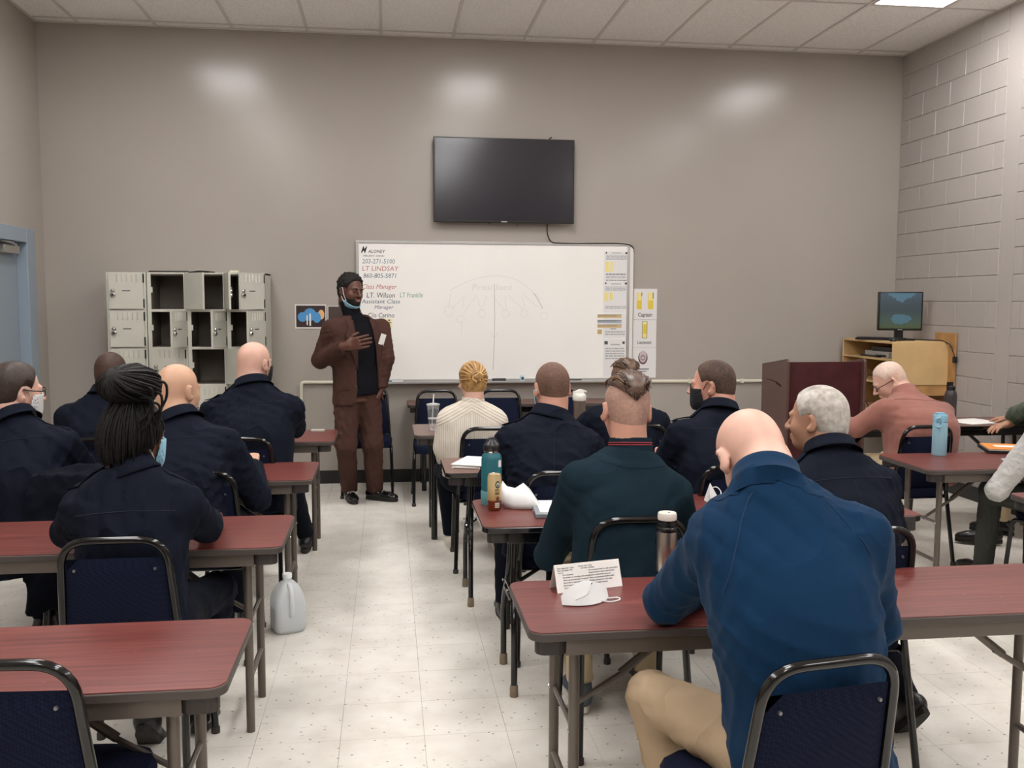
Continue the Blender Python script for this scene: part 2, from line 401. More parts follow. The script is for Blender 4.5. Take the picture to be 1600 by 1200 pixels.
# ------------------------------------------------------------------ folding tables
def table(x0, x1, y0, y1, label, style='grey', ztop=.72, top=None, group='folding training tables'):
    L, D = x1-x0, y1-y0
    e = empty('folding_table', ((x0+x1)/2, (y0+y1)/2, 0), 0, label, 'table', group)
    top = top or M_LAM
    hx, hy = L/2, D/2
    th = .026
    MB().prism(rrect(-hx+.003, -hy+.003, hx-.003, hy-.003, .04, 6), ztop-.004, ztop).build('table_top', top, e)
    MB().prism(rrect(-hx, -hy, hx, hy, .043, 6), ztop-th, ztop-.003).build('edge_band', M_EDGE if style != 'black' else M_BLKS, e, bevel=.003)
    ms = M_TLEG if style == 'grey' else M_BLKS
    zz = ztop-th
    for s in (-1, 1): MB().b2((-hx+.10, s*(hy-.03)-.012, zz-.045), (hx-.10, s*(hy-.03)+.012, zz+.001)).build('apron', ms, e, bevel=.002)
    for s in (-1, 1):
        for q in (-1, 1):
            MB().prism(rrect(min(s*(hx-.105), s*(hx-.02)), min(q*(hy-.075), q*(hy-.014)), max(s*(hx-.105), s*(hx-.02)), max(q*(hy-.075), q*(hy-.014)), .025, 4), zz-.04, zz).build('corner_bracket', M_BRKT, e)
    for s in (-1, 1):
        lx = s*(hx-.135)
        sp = .155 if style == 'grey' else .175
        for q in (-1, 1):
            if style == 'grey':
                MB().tube([(lx, q*sp, .0), (lx, q*sp, zz-.01)], .0155, 12).build('leg', ms, e, smooth=True)
            elif style == 'post':
                MB().tube([(lx, q*sp, .0), (lx, q*sp, zz-.01)], .021, 12).build('leg', ms, e, smooth=True)
            else:
                lg = MB().tube(arc_path([(lx-s*.02, q*.06, zz-.01), (lx-s*.01, q*.07, .43), (lx, q*(sp+.0), .30), (lx, q*sp, .04)], .10, 5), .0135, 10).build('leg', ms, e, smooth=True)
                MB().lathe([(.0165, 0), (.0175, .004), (.0165, .045), (.013, .05)], 12, (lx, q*sp, 0)).build('leg_tip', M_TIP, lg, smooth=True)
        MB().tube([(lx, -sp if style != 'black' else -.10, .20 if style != 'black' else .37), (lx, sp if style != 'black' else .10, .20 if style != 'black' else .37)], .011, 8).build('leg_crossbar', ms, e, smooth=True)
        MB().tube([(lx, -sp if style != 'black' else -.07, zz-.025), (lx, sp if style != 'black' else .07, zz-.025)], .011, 8).build('leg_crossbar', ms, e, smooth=True)
        MB().tube([(lx-s*.005, 0, .40), (lx-s*.20, 0, .52)], .009, 6).build('brace_rod', ms, e, smooth=True)
        MB().tube([(lx-s*.17, 0, .505), (lx-s*.40, 0, zz-.01)], .013, 8).build('folding_brace', ms, e, smooth=True)
        br = MB().tube([(lx, -sp if style != 'black' else -.07, .41), (lx, sp if style != 'black' else .07, .41)], .008, 6)
        br.build('brace_pivot', ms, e, smooth=True)
        for q in (-1, 1): MB().cyl((lx+s*.012, q*(sp if style != 'black' else .075), .41), (lx+s*.018, q*(sp if style != 'black' else .075), .41), .006, n=8).build('rivet', M_CHROME, e)
    return e
table(-2.20, -.372, 2.13, 2.61, 'mahogany folding table nearest the camera on the left, its top empty')
table(-2.21, -.380, 3.36, 3.88, 'mahogany folding table with the braided-hair person leaning on it')
table(-2.20, -.372, 4.63, 5.17, 'mahogany folding table in front of the bald man, third from the camera on the left')
table(-2.17, -.338, 5.90, 6.46, 'mahogany folding table on the left closest to the lockers')
table(.366, 2.195, 2.385, 2.855, 'mahogany folding table holding the paper name tent and steel thermos')
table(.360, 2.19, 3.56, 4.09, 'dark folding table holding the teal bottle and coffee can', 'black', group='black-legged folding tables')
table(.285, 2.115, 4.73, 5.21, 'dark folding table with papers behind the white sweater and navy shirt row', 'black', top=M_LAM2, group='black-legged folding tables')
table(.165, 1.995, 6.11, 6.68, 'brown folding table holding the clear tumbler with straw', 'post', top=M_LAM2)
table(2.80, 4.63, 4.53, 5.07, 'folding table on the right holding the light blue bottle and orange notebook')
table(2.83, 4.66, 3.42, 3.95, 'folding table whose corner juts in at the right edge of the picture')
table(2.90, 4.66, 6.05, 6.55, 'dark-edged table under the large smoky bottle by the block wall', 'black', top=M_LAM2, ztop=.735, group='black-legged folding tables')
table(.16, 2.10, 7.83, 8.235, 'dark table standing against the wall under the whiteboard', 'post', top=M_LAM2, ztop=.73)

# ------------------------------------------------------------------ stacking chairs
def superpad(w0, w1, z0, z1, t, yfun, nx=9, nz=9, bulge=.012):
    """padded back panel: width w0 at the bottom, w1 at the top"""
    v = []; f = []
    for side in (0, 1):
        for j in range(nz):
            tz = j/(nz-1); z = z0+(z1-z0)*tz; w_ = w0+(w1-w0)*tz
            for i in range(nx):
                tx = i/(nx-1)*2-1
                edge = max(0, 1-abs(tx)**6)*max(0, 1-abs(tz*2-1)**6)
                off = (t/2+bulge*(1-tx*tx)*(1-(tz*2-1)**2))*(edge**.35)
                v.append((tx*w_/2, yfun(z)+(off if side else -off*.8), z))
    n = nx*nz
    for j in range(nz-1):
        for i in range(nx-1):
            a = j*nx+i
            f.append((a, a+1, a+nx+1, a+nx)); f.append((n+a, n+a+nx, n+a+nx+1, n+a+1))
    return MB().add(v, f)
def make_chair():
    e = empty('stacking_chair')
    yb = lambda z: -.195-.075*(z-.45)/.41
    fr = arc_path([(-.180, -.195, .45), (-.155, yb(.855), .855), (.155, yb(.855), .855), (.180, -.195, .45)], .085, 7)
    MB().tube(fr, .0125, 10, flat=1).build('back_frame', M_BLKS, e, smooth=True)
    bp = superpad(.335, .29, .47, .795, .03, lambda z: yb(z)).build('backrest', M_CHF, e, smooth=True, angle=70)
    for s in (-1, 1):
        y_ = yb(.765)-.0135
        MB().cyl((s*.12, y_+.004, .76), (s*.12, y_-.002, .76), .005, .004, 10).build('panel_screw', mat('dull_screw', srgb(130, 130, 132), .4, .8), bp)
    # seat cushion
    v = []; f = []; n = 24; rings = [(.86, -.022), (1.0, -.016), (1.015, .012), (.97, .034), (.8, .045), (.45, .051), (.0, .052)]
    for k, (sc_, z) in enumerate(rings):
        for i in range(n):
            a = 2*math.pi*i/n; ca, sa = math.cos(a), math.sin(a)
            q = (abs(ca)**4+abs(sa)**4)**-.25
            v.append((ca*q*.198*sc_, sa*q*.215*sc_, .435+z-(.012*(sa*q*sc_) if sa > 0 else 0)))
    for k in range(len(rings)-1):
        for i in range(n): f.append((k*n+i, k*n+(i+1) % n, (k+1)*n+(i+1) % n, (k+1)*n+i))
    f.append(tuple(range(n))[::-1])
    MB().add(v, f).build('seat', M_CHF, e, smooth=True)
    for s in (-1, 1):
        MB().tube(arc_path([(s*.180, -.195, .46), (s*.186, -.20, .40), (s*.200, -.27, .012)], .03, 3), .0125, 10).build('leg', M_BLKS, e, smooth=True)
        MB().tube(arc_path([(s*.184, -.19, .41), (s*.194, .17, .405), (s*.202, .215, .012)], .05, 6), .0125, 10).build('leg', M_BLKS, e, smooth=True)
        for y_ in (-.27, .215):
            MB().lathe([(.016, 0), (.016, .022), (.0125, .026)], 10, (s*(.200 if y_ < 0 else .202), y_, 0)).build('glide', M_BRKT, e, smooth=True)
    for y_ in (.12, -.15): MB().tube([(-.185, y_, .402), (.185, y_, .402)], .009, 8).build('seat_rail', M_BLKS, e, smooth=True)
    return e
chair0 = make_chair(); _used = []
def chair(x, y, rz, label, group='navy stacking chairs'):
    """x, y = middle of the top of the backrest on the ground plan"""
    o = chair0 if not _used else copy_tree(chair0); _used.append(1)
    o.rotation_euler = (0, 0, rz)
    o.location = (x+math.sin(rz)*-.27, y+math.cos(rz)*.27, 0)
    return tag(o, label, 'chair', group)
chair(-.80, 1.97, R(-4), 'empty navy chair at the near left table, cut by the left edge of the picture')
chair(-.845, 2.985, R(0), 'navy chair the braided-hair person sits on')
chair(-1.27, 4.12, R(0), 'navy chair with a dark coat hung over its back')
chair(-.82, 4.12, R(0), 'navy chair under the bald man at the third left table')
chair(-1.60, 5.20, R(0), 'navy chair under the person in front of the lockers at the left')
chair(-.785, 5.13, R(-3), 'navy chair under the bald man sitting closest to the lockers')
chair(.905, 1.775, R(9), 'navy chair the man in the bright blue pullover sits on')
chair(.845, 3.06, R(-2), 'navy chair behind the man in the dark teal pullover')
chair(1.555, 2.83, R(2), 'navy chair under the grey-haired man in navy')
chair(.75, 3.95, R(-2), 'navy chair behind the cropped-hair man in the middle of the room')
chair(1.56, 4.02, R(0), 'navy chair under the man turning his head beside the lectern')
chair(.585, 5.40, R(-2), 'navy chair behind the white knitted sweater')
chair(1.50, 5.44, R(0), 'navy chair mostly hidden by the man in the teal pullover')
chair(3.20, 5.20, R(2), 'navy chair behind the man in the dusty pink pullover')
chair(3.62, 4.28, R(0), 'navy chair under the grey knit sleeve at the right edge')
for x, l in ((-.17, 'navy chair against the wall behind the standing man'), (.395, 'navy chair by the wall just right of the tumbler'), (.925, 'navy chair by the wall between two seated heads, under the umbrella drawing'), (1.42, 'navy chair by the wall behind the white-lidded bottle')):
    chair(x, 8.09 if x < 0 else 7.74, R(180+rng.uniform(-4, 4)), l, 'navy chairs by the wall')

# ------------------------------------------------------------------ lockers
M_LOCK = mat('putty_locker_paint', srgb(196, 194, 182), .42, var=(6, .05))
M_LOCKI = mat('locker_inner_tone', srgb(118, 110, 100), .6)  # locker insides are a darker grey-brown than the doors
M_SLOT = mat('dark_slot', srgb(20, 18, 17), .8)
def door_meshes():
    w_, h = .262, .288
    b = MB().b2((-w_, -.016, 0), (0, 0, h)).mesh('locker_door', M_LOCK)
    lvs = []
    for i in range(5):
        lv = MB(); x = -w_*.78+i*w_*.14
        lv.add([(x, -.016, h*.74), (x+.010, -.021, h*.74), (x+.012, -.016, h*.74), (x, -.016, h*.95), (x+.010, -.021, h*.95), (x+.012, -.016, h*.95)], [(0, 1, 4, 3), (1, 2, 5, 4), (0, 2, 1), (3, 4, 5)])
        lvs.append(lv.mesh('louver', M_LOCK))
    nb = MB().b2((-w_*.62, -.0168, h*.485), (-w_*.38, -.0158, h*.51)).mesh('number_slot', M_SLOT)
    lk = MB().lathe([(.001, 0), (.016, .001), (.018, .006), (.012, .010)], 14).v
    M4 = Matrix.Rotation(R(90), 4, 'X')
    lt = MB()
    for z, r in ((.50, .016), (.385, .021)):
        a = MB().lathe([(r*.6, -.003), (r, 0), (r, .010), (r*.7, .016), (r*.2, .018)], 14)
        lt.add([(p.x-w_+.032, p.y-.016, p.z+h*z) for p in (M4 @ Vector(q) for q in a.v)], a.f)
    lt.b2((-w_+.025, -.03, h*.40), (-w_+.039, -.017, h*.54))
    lt = lt.mesh('latch', mat('locker_latch_steel', srgb(190, 188, 182), .25, .9))
    kh = MB().cyl((-w_+.032, -.033, h*.385), (-w_+.032, -.0352, h*.385), .010, n=10).mesh('lock_barrel', M_SLOT)
    hg = [MB().b2((-.004, -.019, h*z), (.006, -.012, h*z+.07)).mesh('hinge', M_SLOT) for z in (.03, .72)]
    return (b, *lvs, nb, lt, kh, *hg)
DM = door_meshes()
LW, LH, LD = .306, .3025, .385
LY = 7.865
locker_labels = ['tall putty locker with all its doors shut, at the left end', 'putty locker whose top door hangs wide open, second from the left end', 'putty locker with three open compartments, third from the left end', 'putty locker at the right end of the bank with half-open doors']
states = [[2, 2, 0, 0, 0, 0], [133, 77, 0, 0, 0, 0], [108, 77, 125, 0, 0, 0], [53, 68, 45, 0, 0, 0]]
for c_ in range(4):
    e = empty('locker', (-2.213+c_*LW+(.004 if c_ else 0)+(.003 if c_ == 3 else 0), LY, 0), 0, locker_labels[c_], 'locker', 'putty lockers along the back wall')
    b = MB()
    b.b2((0, .002, 0), (.012, LD, 1.815)).b2((LW-.014, .002, 0), (LW-.002, LD, 1.815)).b2((.012, LD-.01, 0), (LW-.014, LD, 1.815)).b2((0, 0, 1.80), (LW-.002, LD, 1.815))
    b.build('body', M_LOCK, e, bevel=.0015)
    b = MB()
    for s in ((.0, .03), (LW-.024, LW-.002)): b.b2((s[0], -.004, 0), (s[1], .012, 1.815))
    for r_ in range(7):
        z = r_*LH-.012 if r_ else 0
        b.b2((.03, -.004, z), (LW-.024, .012, min(z+.022, 1.815)))
    b.build('face_frame', M_LOCK, e, bevel=.0015)
    for r_ in range(6):
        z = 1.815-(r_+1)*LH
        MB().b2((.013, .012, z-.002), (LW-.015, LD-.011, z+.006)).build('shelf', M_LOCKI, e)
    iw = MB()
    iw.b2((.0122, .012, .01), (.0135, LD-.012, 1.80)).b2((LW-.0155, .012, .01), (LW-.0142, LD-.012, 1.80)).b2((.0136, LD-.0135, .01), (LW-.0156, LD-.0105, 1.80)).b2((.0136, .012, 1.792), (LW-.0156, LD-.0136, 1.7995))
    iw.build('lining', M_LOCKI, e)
    for r_, st in enumerate(states[c_]):
        z = 1.815-(r_+1)*LH+.012
        d = link('door', DM[0], e, (LW-.019, -.005, z)); d.rotation_euler = (0, 0, R(st))
        for me in DM[1:]: link(me.name.split('.')[0], me, d)
        if st > 15: MB().b2((.03, -.012, z+.13), (.045, -.002, z+.175)).build('strike', M_LOCK, e)
p = MB().tube([(-1.90, 7.93, 1.8245), (-1.62, 7.92, 1.8245), (-1.585, 7.90, 1.8245)], .006, 8)
tag(p.build('thin_metal_rod', M_BRKT), 'thin dark rod lying on top of the lockers', 'rod')
v = [(-1.60, 7.87, 1.818), (-1.49, 7.84, 1.835), (-1.38, 7.87, 1.826), (-1.39, 7.99, 1.8165), (-1.50, 8.02, 1.818), (-1.60, 7.99, 1.817)]
pp = MB().add(v+[(a, b_, c_+.001) for a, b_, c_ in v], [(0, 5, 4, 3, 2, 1), (6, 7, 8, 9, 10, 11)]+[(i, (i+1) % 6, 6+(i+1) % 6, 6+i) for i in range(6)])
M_PAPER = mat('white_paper', srgb(236, 233, 228), .7)
tag(pp.build('curled_paper', M_PAPER), 'curled white sheet lying on top of the lockers', 'paper')
tag(MB().b2((-1.26, 7.87, 1.8155), (-1.19, 7.93, 1.835)).build('sticky_note_block', mat('pale_green_paper', srgb(216, 220, 190), .7), bevel=.002), 'pale green note block on top of the right-end locker', 'note block')

# ------------------------------------------------------------------ television
YW = YB
tv = empty('television', (1.012, YW, 2.632), 0, 'black wall-mounted television above the whiteboard', 'television')
M_TVB = mat('tv_plastic', srgb(20, 19, 20), .3)
MB().b2((-.612, -.085, -.36), (.612, -.045, .36)).build('housing', M_TVB, tv, bevel=.004)
MB().b2((-.600, -.0865, -.338), (.600, -.0845, .350)).build('screen', mat('dark_screen', srgb(44, 41, 48), .16, spec=.55), tv)
MB().b2((-.25, -.045, -.18), (.25, -.001, .18)).build('wall_mount', M_BRKT, tv, bevel=.004)
MB().b2((-.028, -.0875, -.357), (.022, -.0845, -.345)).build('name_badge', mat('badge_grey', srgb(170, 168, 165), .3, .5), tv)
MB().b2((-.135, -.075, -.372), (-.125, -.065, -.36)).build('sensor_stub', M_TVB, tv); MB().b2((.108, -.072, -.392), (.113, -.066, -.36)).build('antenna_stub', M_TVB, tv)
MB().tube([(.39, -.035, .355), (.40, -.04, .375), (.418, -.045, .384)], .006, 6).build('cable_end', mat('black_rubber', srgb(18, 17, 17), .5), tv)
tvc = MB().tube(arc_path([(.385, -.03, -.34), (.383, -.03, -.45), (.42, -.03, -.525), (.62, -.028, -.528), (1.03, -.030, -.522), (1.13, -.03, -.532), (1.166, -.03, -.56), (1.172, -.008, -.60)], .06, 5), .0055, 8)
tvc.build('power_cable', mat('black_rubber', srgb(18, 17, 17), .5), tv)

# ------------------------------------------------------------------ whiteboard with its writing
M_WB = mat('whiteboard_enamel', srgb(243, 240, 235), .22, spec=.5, var=(2.5, .012))
M_ALU = mat('brushed_aluminium', srgb(186, 184, 182), .35, .6)
WX0, WX1, WZ0, WZ1 = -.253, 2.135, .90, 2.10
wb = empty('whiteboard', ((WX0+WX1)/2, YW, 0), 0, 'wide aluminium-framed whiteboard with faint writing on the back wall', 'whiteboard')
cx = (WX0+WX1)/2
hw_ = (WX1-WX0)/2
MB().b2((-hw_, -.022, WZ0), (hw_, -.002, WZ1)).build('board', M_WB, wb)
f = MB()
f.b2((-hw_-.012, -.030, WZ0-.012), (-hw_+.012, -.001, WZ1+.012)).b2((hw_-.012, -.030, WZ0-.012), (hw_+.012, -.001, WZ1+.012)).b2((-hw_+.012, -.030, WZ1-.012), (hw_-.012, -.001, WZ1+.012)).b2((-hw_+.012, -.030, WZ0-.012), (hw_-.012, -.001, WZ0+.012))
f.build('frame', M_ALU, wb, bevel=.003)
MB().b2((-hw_, -.085, WZ0-.022), (hw_, -.030, WZ0-.012)).b2((-hw_, -.088, WZ0-.022), (hw_, -.082, WZ0-.004)).build('marker_tray', M_ALU, wb, bevel=.002)
MB().b2((hw_+.012, -.028, WZ0-.01), (hw_+.045, -.002, WZ1-.02)).build('side_rail', mat('white_rail', srgb(222, 218, 212), .4), wb, bevel=.003)
YT = YW-.0223
def ink(name, c, a=1.): return mat(name, srgb(*c), .6)
I_BLK, I_RED, I_TEAL, I_BLUE, I_GRN = ink('ink_black', (52, 50, 52)), ink('ink_red', (186, 108, 100)), ink('ink_slate', (110, 128, 136)), ink('ink_navy', (70, 92, 112)), ink('ink_green', (98, 150, 138))
I_FAINT, I_FAINT2 = ink('ink_faint', (224, 220, 214)), ink('ink_grey', (160, 157, 154))
def wtext(body, m, px0, py0, px1, hpx, shear=.12, bold=.0, name='writing'):
    a = at(px0, py0, YT); b_ = at(px1, py0, YT)
    size = hpx/190*1.4
    return text(body, name, m, wb, (a[0]-cx, -.0225, a[2]), (1, 0, 0), (0, 0, 1), size, shear, b_[0]-a[0], .0003, bold)
wtext('M', I_BLK, 564, 395, 574, 11, .5, .0004)
wtext('ALONEY', I_BLK, 575, 395, 602, 5, .2, .0004)
wtext('FRONT DESK:', I_BLK, 568, 401, 601, 3, .1)
wtext('203-271-5100', I_TEAL, 566, 411.5, 617, 7.5, .1)
wtext('LT LINDSAY', I_RED, 566, 423, 623, 8, .1)
wtext('860-805-5871', I_BLUE, 568, 434, 619, 7.5, .1)
wtext('Class Manager', I_RED, 566, 451, 620, 7.5, .3)
wtext('LT. Wilson', I_BLK, 573, 465, 617, 8.5, .1)
wtext('LT Franklin', I_GRN, 625, 464.5, 661, 8, .1)
wtext('Assistant Class', I_BLUE, 565, 474, 625, 7, .15)
wtext('Manager', I_BLUE, 585, 482.5, 615, 6, .25)
wtext('C/o Carino', I_BLK, 575, 496, 616, 8, .15)
wtext('President', I_FAINT, 738, 453, 800, 10, .1)
def stroke(pts, m, r=.0028, name='marker_line'):
    P = [at(x, y, YT) for x, y in pts]
    mb = MB()
    for i in range(len(P)-1):
        a, b_ = P[i], P[i+1]; d = np.array([b_[0]-a[0], 0, b_[2]-a[2]]); L = np.linalg.norm(d)
        if L < 1e-6: continue
        d /= L; nn = np.array([-d[2], 0, d[0]])*r
        q = [(a+nn), (a-nn), (b_-nn), (b_+nn)]
        mb.add([(p_[0]-cx, -.0226, p_[2]) for p_ in q], [(0, 1, 2, 3)])
    return mb.build(name, m, wb)
um = [(703+i*(845-703)/24, 459-28*math.sin(math.pi*(i+1.2)/26)**.9+ (0 if i < 18 else (i-18)*2.1)) for i in range(25)]
stroke(um, I_FAINT)
stroke([(833, 457), (840, 467), (848, 482)], I_FAINT2, .002)
stroke([(772.5, 444), (773, 500), (772, 543), (770.5, 577)], I_FAINT2, .0018)
for seg in ([(704, 458), (701, 482)], [(724, 464), (706, 483)], [(726, 462), (722, 482)], [(744, 462), (725, 489)], [(746, 463), (752, 486)], [(761, 462), (753, 485)], [(768, 460), (789, 486)], [(789, 462), (791, 484)], [(793, 460), (818, 484)], [(815, 463), (820, 482)], [(817, 460), (846, 484)], [(766, 519), (772, 528), (778, 519)], [(721, 500), (721, 523)]):
    stroke(seg, I_FAINT, .0022)
for cx_, cy_, r_ in ((702, 486, 8), (720, 499, 6), (753, 490, 6), (790, 490, 6), (819, 490, 6), (850, 494, 6)):
    stroke([(cx_+r_*math.cos(k*.52), cy_+r_*math.sin(k*.52)) for k in range(13)], I_FAINT, .002)

# sheets on and beside the board
I_PRT, I_PRT2 = ink('print_grey', (168, 168, 170)), ink('print_dark', (70, 70, 74))
I_YEL = mat('printed_yellow', srgb(226, 196, 62), .6); I_YEL2 = mat('printed_pale_yellow', srgb(236, 220, 140), .6); I_ORG = mat('printed_sand', srgb(206, 178, 128), .6)
M_SHEET = mat('sheet_white', srgb(226, 224, 222), .6)
def sheet(name, px, label, yo, mm=M_SHEET, cat='paper', group=None):
    a, b_ = at(px[0], px[1], YW-yo), at(px[2], px[3], YW-yo)
    e = empty(name, (a[0], YW-yo, b_[2]), 0, label, cat, group)
    W, H = b_[0]-a[0], a[2]-b_[2]
    MB().b2((0, -.0012, 0), (W, 0, H)).build('page', mm, e)
    return e, W, H
def bars(e, m, rects, name='print', y=-.0016):
    b = MB()
    for x0, z0, x1, z1 in rects: b.add([(x0, y, z0), (x1, y, z0), (x1, y, z1), (x0, y, z1)], [(0, 1, 2, 3)])
    return tag(b.build(name, m, e), kind='stuff')
def lines(W, H, z0, z1, n, seed, x0=.08, x1=.92, hh=.28):
    r_ = random.Random(seed); out = []
    for i in range(n):
        z = z1+(z0-z1)*(i+.5)/n; d = (z1-z0)/n*hh
        x = x0
        while x < x1-.05:
            l = r_.uniform(.06, .2); out.append((W*x, H*(z-d), W*min(x+l, x1), H*(z+d))); x += l+.02
    return out
e, W, H = sheet('memo_sheet', (944, 393, 982, 440), 'upper of the two printed memos taped to the right of the whiteboard', .0225, group='printed sheets on the whiteboard')
bars(e, I_PRT, lines(W, H, .72, .90, 5, 1)+lines(W, H, .10, .20, 2, 2)+[(W*.3, H*.94, W*.7, H*.97)]); bars(e, I_YEL2, [(W*.06, H*.32, W*.2, H*.66), (W*.26, H*.32, W*.36, H*.66)], 'highlight', -.0015)
bars(e, I_PRT2, lines(W, H, .22, .27, 1, 3)+lines(W, H, .02, .06, 1, 4)+[(W*.06, H*.93, W*.12, H*.985), (W*.86, H*.92, W*.96, H*.985)], 'bold_print')
e, W, H = sheet('memo_sheet', (943, 440.5, 981, 488.5), 'lower of the two printed memos with yellow columns on the whiteboard', .0226, group='printed sheets on the whiteboard')
bars(e, I_PRT, lines(W, H, .70, .86, 4, 5)+lines(W, H, .12, .22, 2, 6)+[(W*.3, H*.92, W*.7, H*.95)]); bars(e, I_YEL2, [(W*.04, H*.38, W*.2, H*.66), (W*.26, H*.42, W*.38, H*.66)], 'highlight', -.0015)
bars(e, I_PRT2, [(W*.06, H*.93, W*.12, H*.985), (W*.86, H*.92, W*.96, H*.985)], 'bold_print')
e, W, H = sheet('notice_sheet', (943, 490, 979, 528), 'printed notice with sand-coloured bands on the whiteboard', .0225, group='printed sheets on the whiteboard')
bars(e, I_PRT, lines(W, H, .10, .30, 2, 7)); bars(e, I_PRT2, [(W*.3, H*.36, W*.55, H*.385)], 'bold_print')
for i, (y0, y1, m_, l) in enumerate(((491.5, 496.5, I_ORG, 'topmost sand-coloured paper strip beside the notice'), (500, 505, mat('printed_blue_grey', srgb(170, 176, 186), .6), 'blue-grey paper strip beside the notice'), (507, 512, I_ORG, 'lower sand-coloured paper strip beside the notice'))):
    e, W, H = sheet('paper_strip', (933.5, y0, 971, y1), l, .0245, m_, 'paper strip', 'paper strips on the whiteboard')
    bars(e, I_PRT2, [(0, H*.88, W, H)]+lines(W, H, .35, .8, 2, 20+i, .02, .8, .15))
e, W, H = sheet('paper_strip', (933.5, 515, 940.5, 522), 'small square sand-coloured slip below the strips on the whiteboard', .0245, I_ORG, 'paper strip', 'paper strips on the whiteboard')
bars(e, I_PRT2, [(W*.1, H*.85, W, H*.95), (W*.2, H*.3, W*.8, H*.38)])
e, W, H = sheet('letter_sheet', (943, 530, 979, 588), 'printed letter with two small crests, low on the whiteboard', .0225, group='printed sheets on the whiteboard')
bars(e, I_PRT, lines(W, H, .45, .78, 5, 9)+[(W*.3, H*.84, W*.7, H*.87)]); bars(e, I_PRT2, [(W*.04, H*.86, W*.18, H*.95), (W*.80, H*.87, W*.90, H*.94)], 'bold_print')
def wallsheet(px, label, name='rank_sheet'): return sheet(name, px, label, .002, mat('card_white', srgb(222, 219, 218), .5), 'sign', 'rank sheets beside the whiteboard')
e, W, H = wallsheet((990, 451, 1026, 499.5), 'sheet with two gold bars reading Captain, beside the whiteboard')
bars(e, I_YEL, [(W*.14, H*.34, W*.36, H*.88), (W*.62, H*.34, W*.84, H*.88)], 'gold_bar'); bars(e, I_YEL2, [(W*.16, H*.62, W*.34, H*.88), (W*.64, H*.62, W*.82, H*.88)], 'gold_glint', -.0018)
bars(e, I_PRT2, [(W*.335, H*.76, W*.365, H*.88), (W*.815, H*.68, W*.845, H*.88)], 'bar_outline', -.0019)
text('Captain', 'lettering', I_PRT2, e, (W*.2, -.0016, H*.10), (1, 0, 0), (0, 0, 1), .05, 0, W*.6, .0002, .0006)
e, W, H = wallsheet((989, 500, 1025, 542.5), 'sheet with one gold bar reading Lieutenant, beside the whiteboard')
bars(e, I_PRT2, [(W*.39, H*.33, W*.61, H*.95)], 'bar_outline', -.0014); bars(e, I_YEL2, [(W*.41, H*.345, W*.59, H*.94)], 'gold_bar'); bars(e, I_YEL, [(W*.44, H*.5, W*.58, H*.84)], 'gold_shade', -.0018)
text('Lieutenant', 'lettering', I_PRT2, e, (W*.2, -.0016, H*.12), (1, 0, 0), (0, 0, 1), .045, 0, W*.6, .0002, .0006)
e, W, H = wallsheet((988.5, 543, 1024.5, 590), 'sheet with an oval badge, lowest beside the whiteboard')
def disc(e, m, cx_, cz_, rx, rz, y, name, n=20):
    MB().add([(cx_+rx*math.cos(k*2*math.pi/n), y, cz_+rz*math.sin(k*2*math.pi/n)) for k in range(n)], [tuple(range(n))]).build(name, m, e)
M_BDG, M_BDG2 = mat('badge_plum', srgb(96, 66, 72), .6), mat('badge_pale', srgb(196, 180, 184), .6)
disc(e, M_BDG, W*.44, H*.66, W*.20, H*.22, -.0015, 'badge'); disc(e, M_BDG2, W*.44, H*.70, W*.155, H*.20, -.0017, 'badge_field'); disc(e, M_BDG, W*.44, H*.66, W*.10, H*.085, -.0019, 'badge_ring'); disc(e, M_BDG2, W*.44, H*.66, W*.075, H*.06, -.0021, 'badge_centre')
bars(e, I_PRT2, [(W*.2, H*.27, W*.7, H*.30), (W*.3, H*.20, W*.6, H*.225)], 'print')
# sticky note and magnetic things
e, W, H = sheet('sticky_note', (590, 498, 613, 511.5), 'yellow sticky note under the whiteboard writing', .024, mat('sticky_yellow', srgb(238, 230, 178), .7), 'note')
bars(e, I_PRT2, lines(W, H, .2, .85, 3, 12, .1, .65, .12)+[(W*.72, H*.75, W*.85, H*.9), (W*.8, H*.5, W*.93, H*.62), (W*.72, H*.38, W*.84, H*.46)])
e, W, H = sheet('photo_print', (460.5, 475.5, 510, 513.5), 'framed print of two blue-gloved hands on the wall beside the standing man', .004, mat('print_border', srgb(214, 208, 206), .5), 'picture', 'photo prints on the wall')
M_PBG, M_GLV, M_GLV2 = mat('print_dark_brown', srgb(48, 34, 32), .4), mat('print_blue', srgb(74, 142, 196), .4), mat('print_flare', srgb(222, 176, 120), .4)
bars(e, M_PBG, [(W*.04, H*.06, W*.97, H*.95)], 'print_field', -.0014)
disc(e, M_GLV2, W*.84, H*.58, W*.10, H*.2, -.0016, 'print_flare')
disc(e, M_GLV, W*.24, H*.48, W*.15, H*.20, -.0017, 'print_shape'); disc(e, M_GLV, W*.48, H*.58, W*.20, H*.26, -.0018, 'print_shape'); disc(e, M_GLV, W*.70, H*.46, W*.13, H*.22, -.0017, 'print_shape')
bars(e, mat('print_white', srgb(226, 220, 214), .4), [(W*.37, H*.15, W*.41, H*.55), (W*.46, H*.12, W*.51, H*.62)], 'print_shape', -.0020)
e, W, H = sheet('photo_print', (511.5, 478, 548, 513), 'dark print on the wall half hidden by the standing man', .004, MATS['print_border'], 'picture', 'photo prints on the wall')
bars(e, mat('print_brown', srgb(70, 58, 52), .4), [(W*.04, H*.06, W*.97, H*.97)], 'print_field', -.0014)
a = at(780, 587, YW-.06); tag(MB().b2((-.06, -.02, 0), (.06, .02, .028)).build('eraser', mat('eraser_felt', srgb(66, 64, 66), .8), None, (a[0], YW-.058, .889), bevel=.005), 'dark felt eraser on the whiteboard tray', 'eraser')
a = at(816, 582, YW-.05)
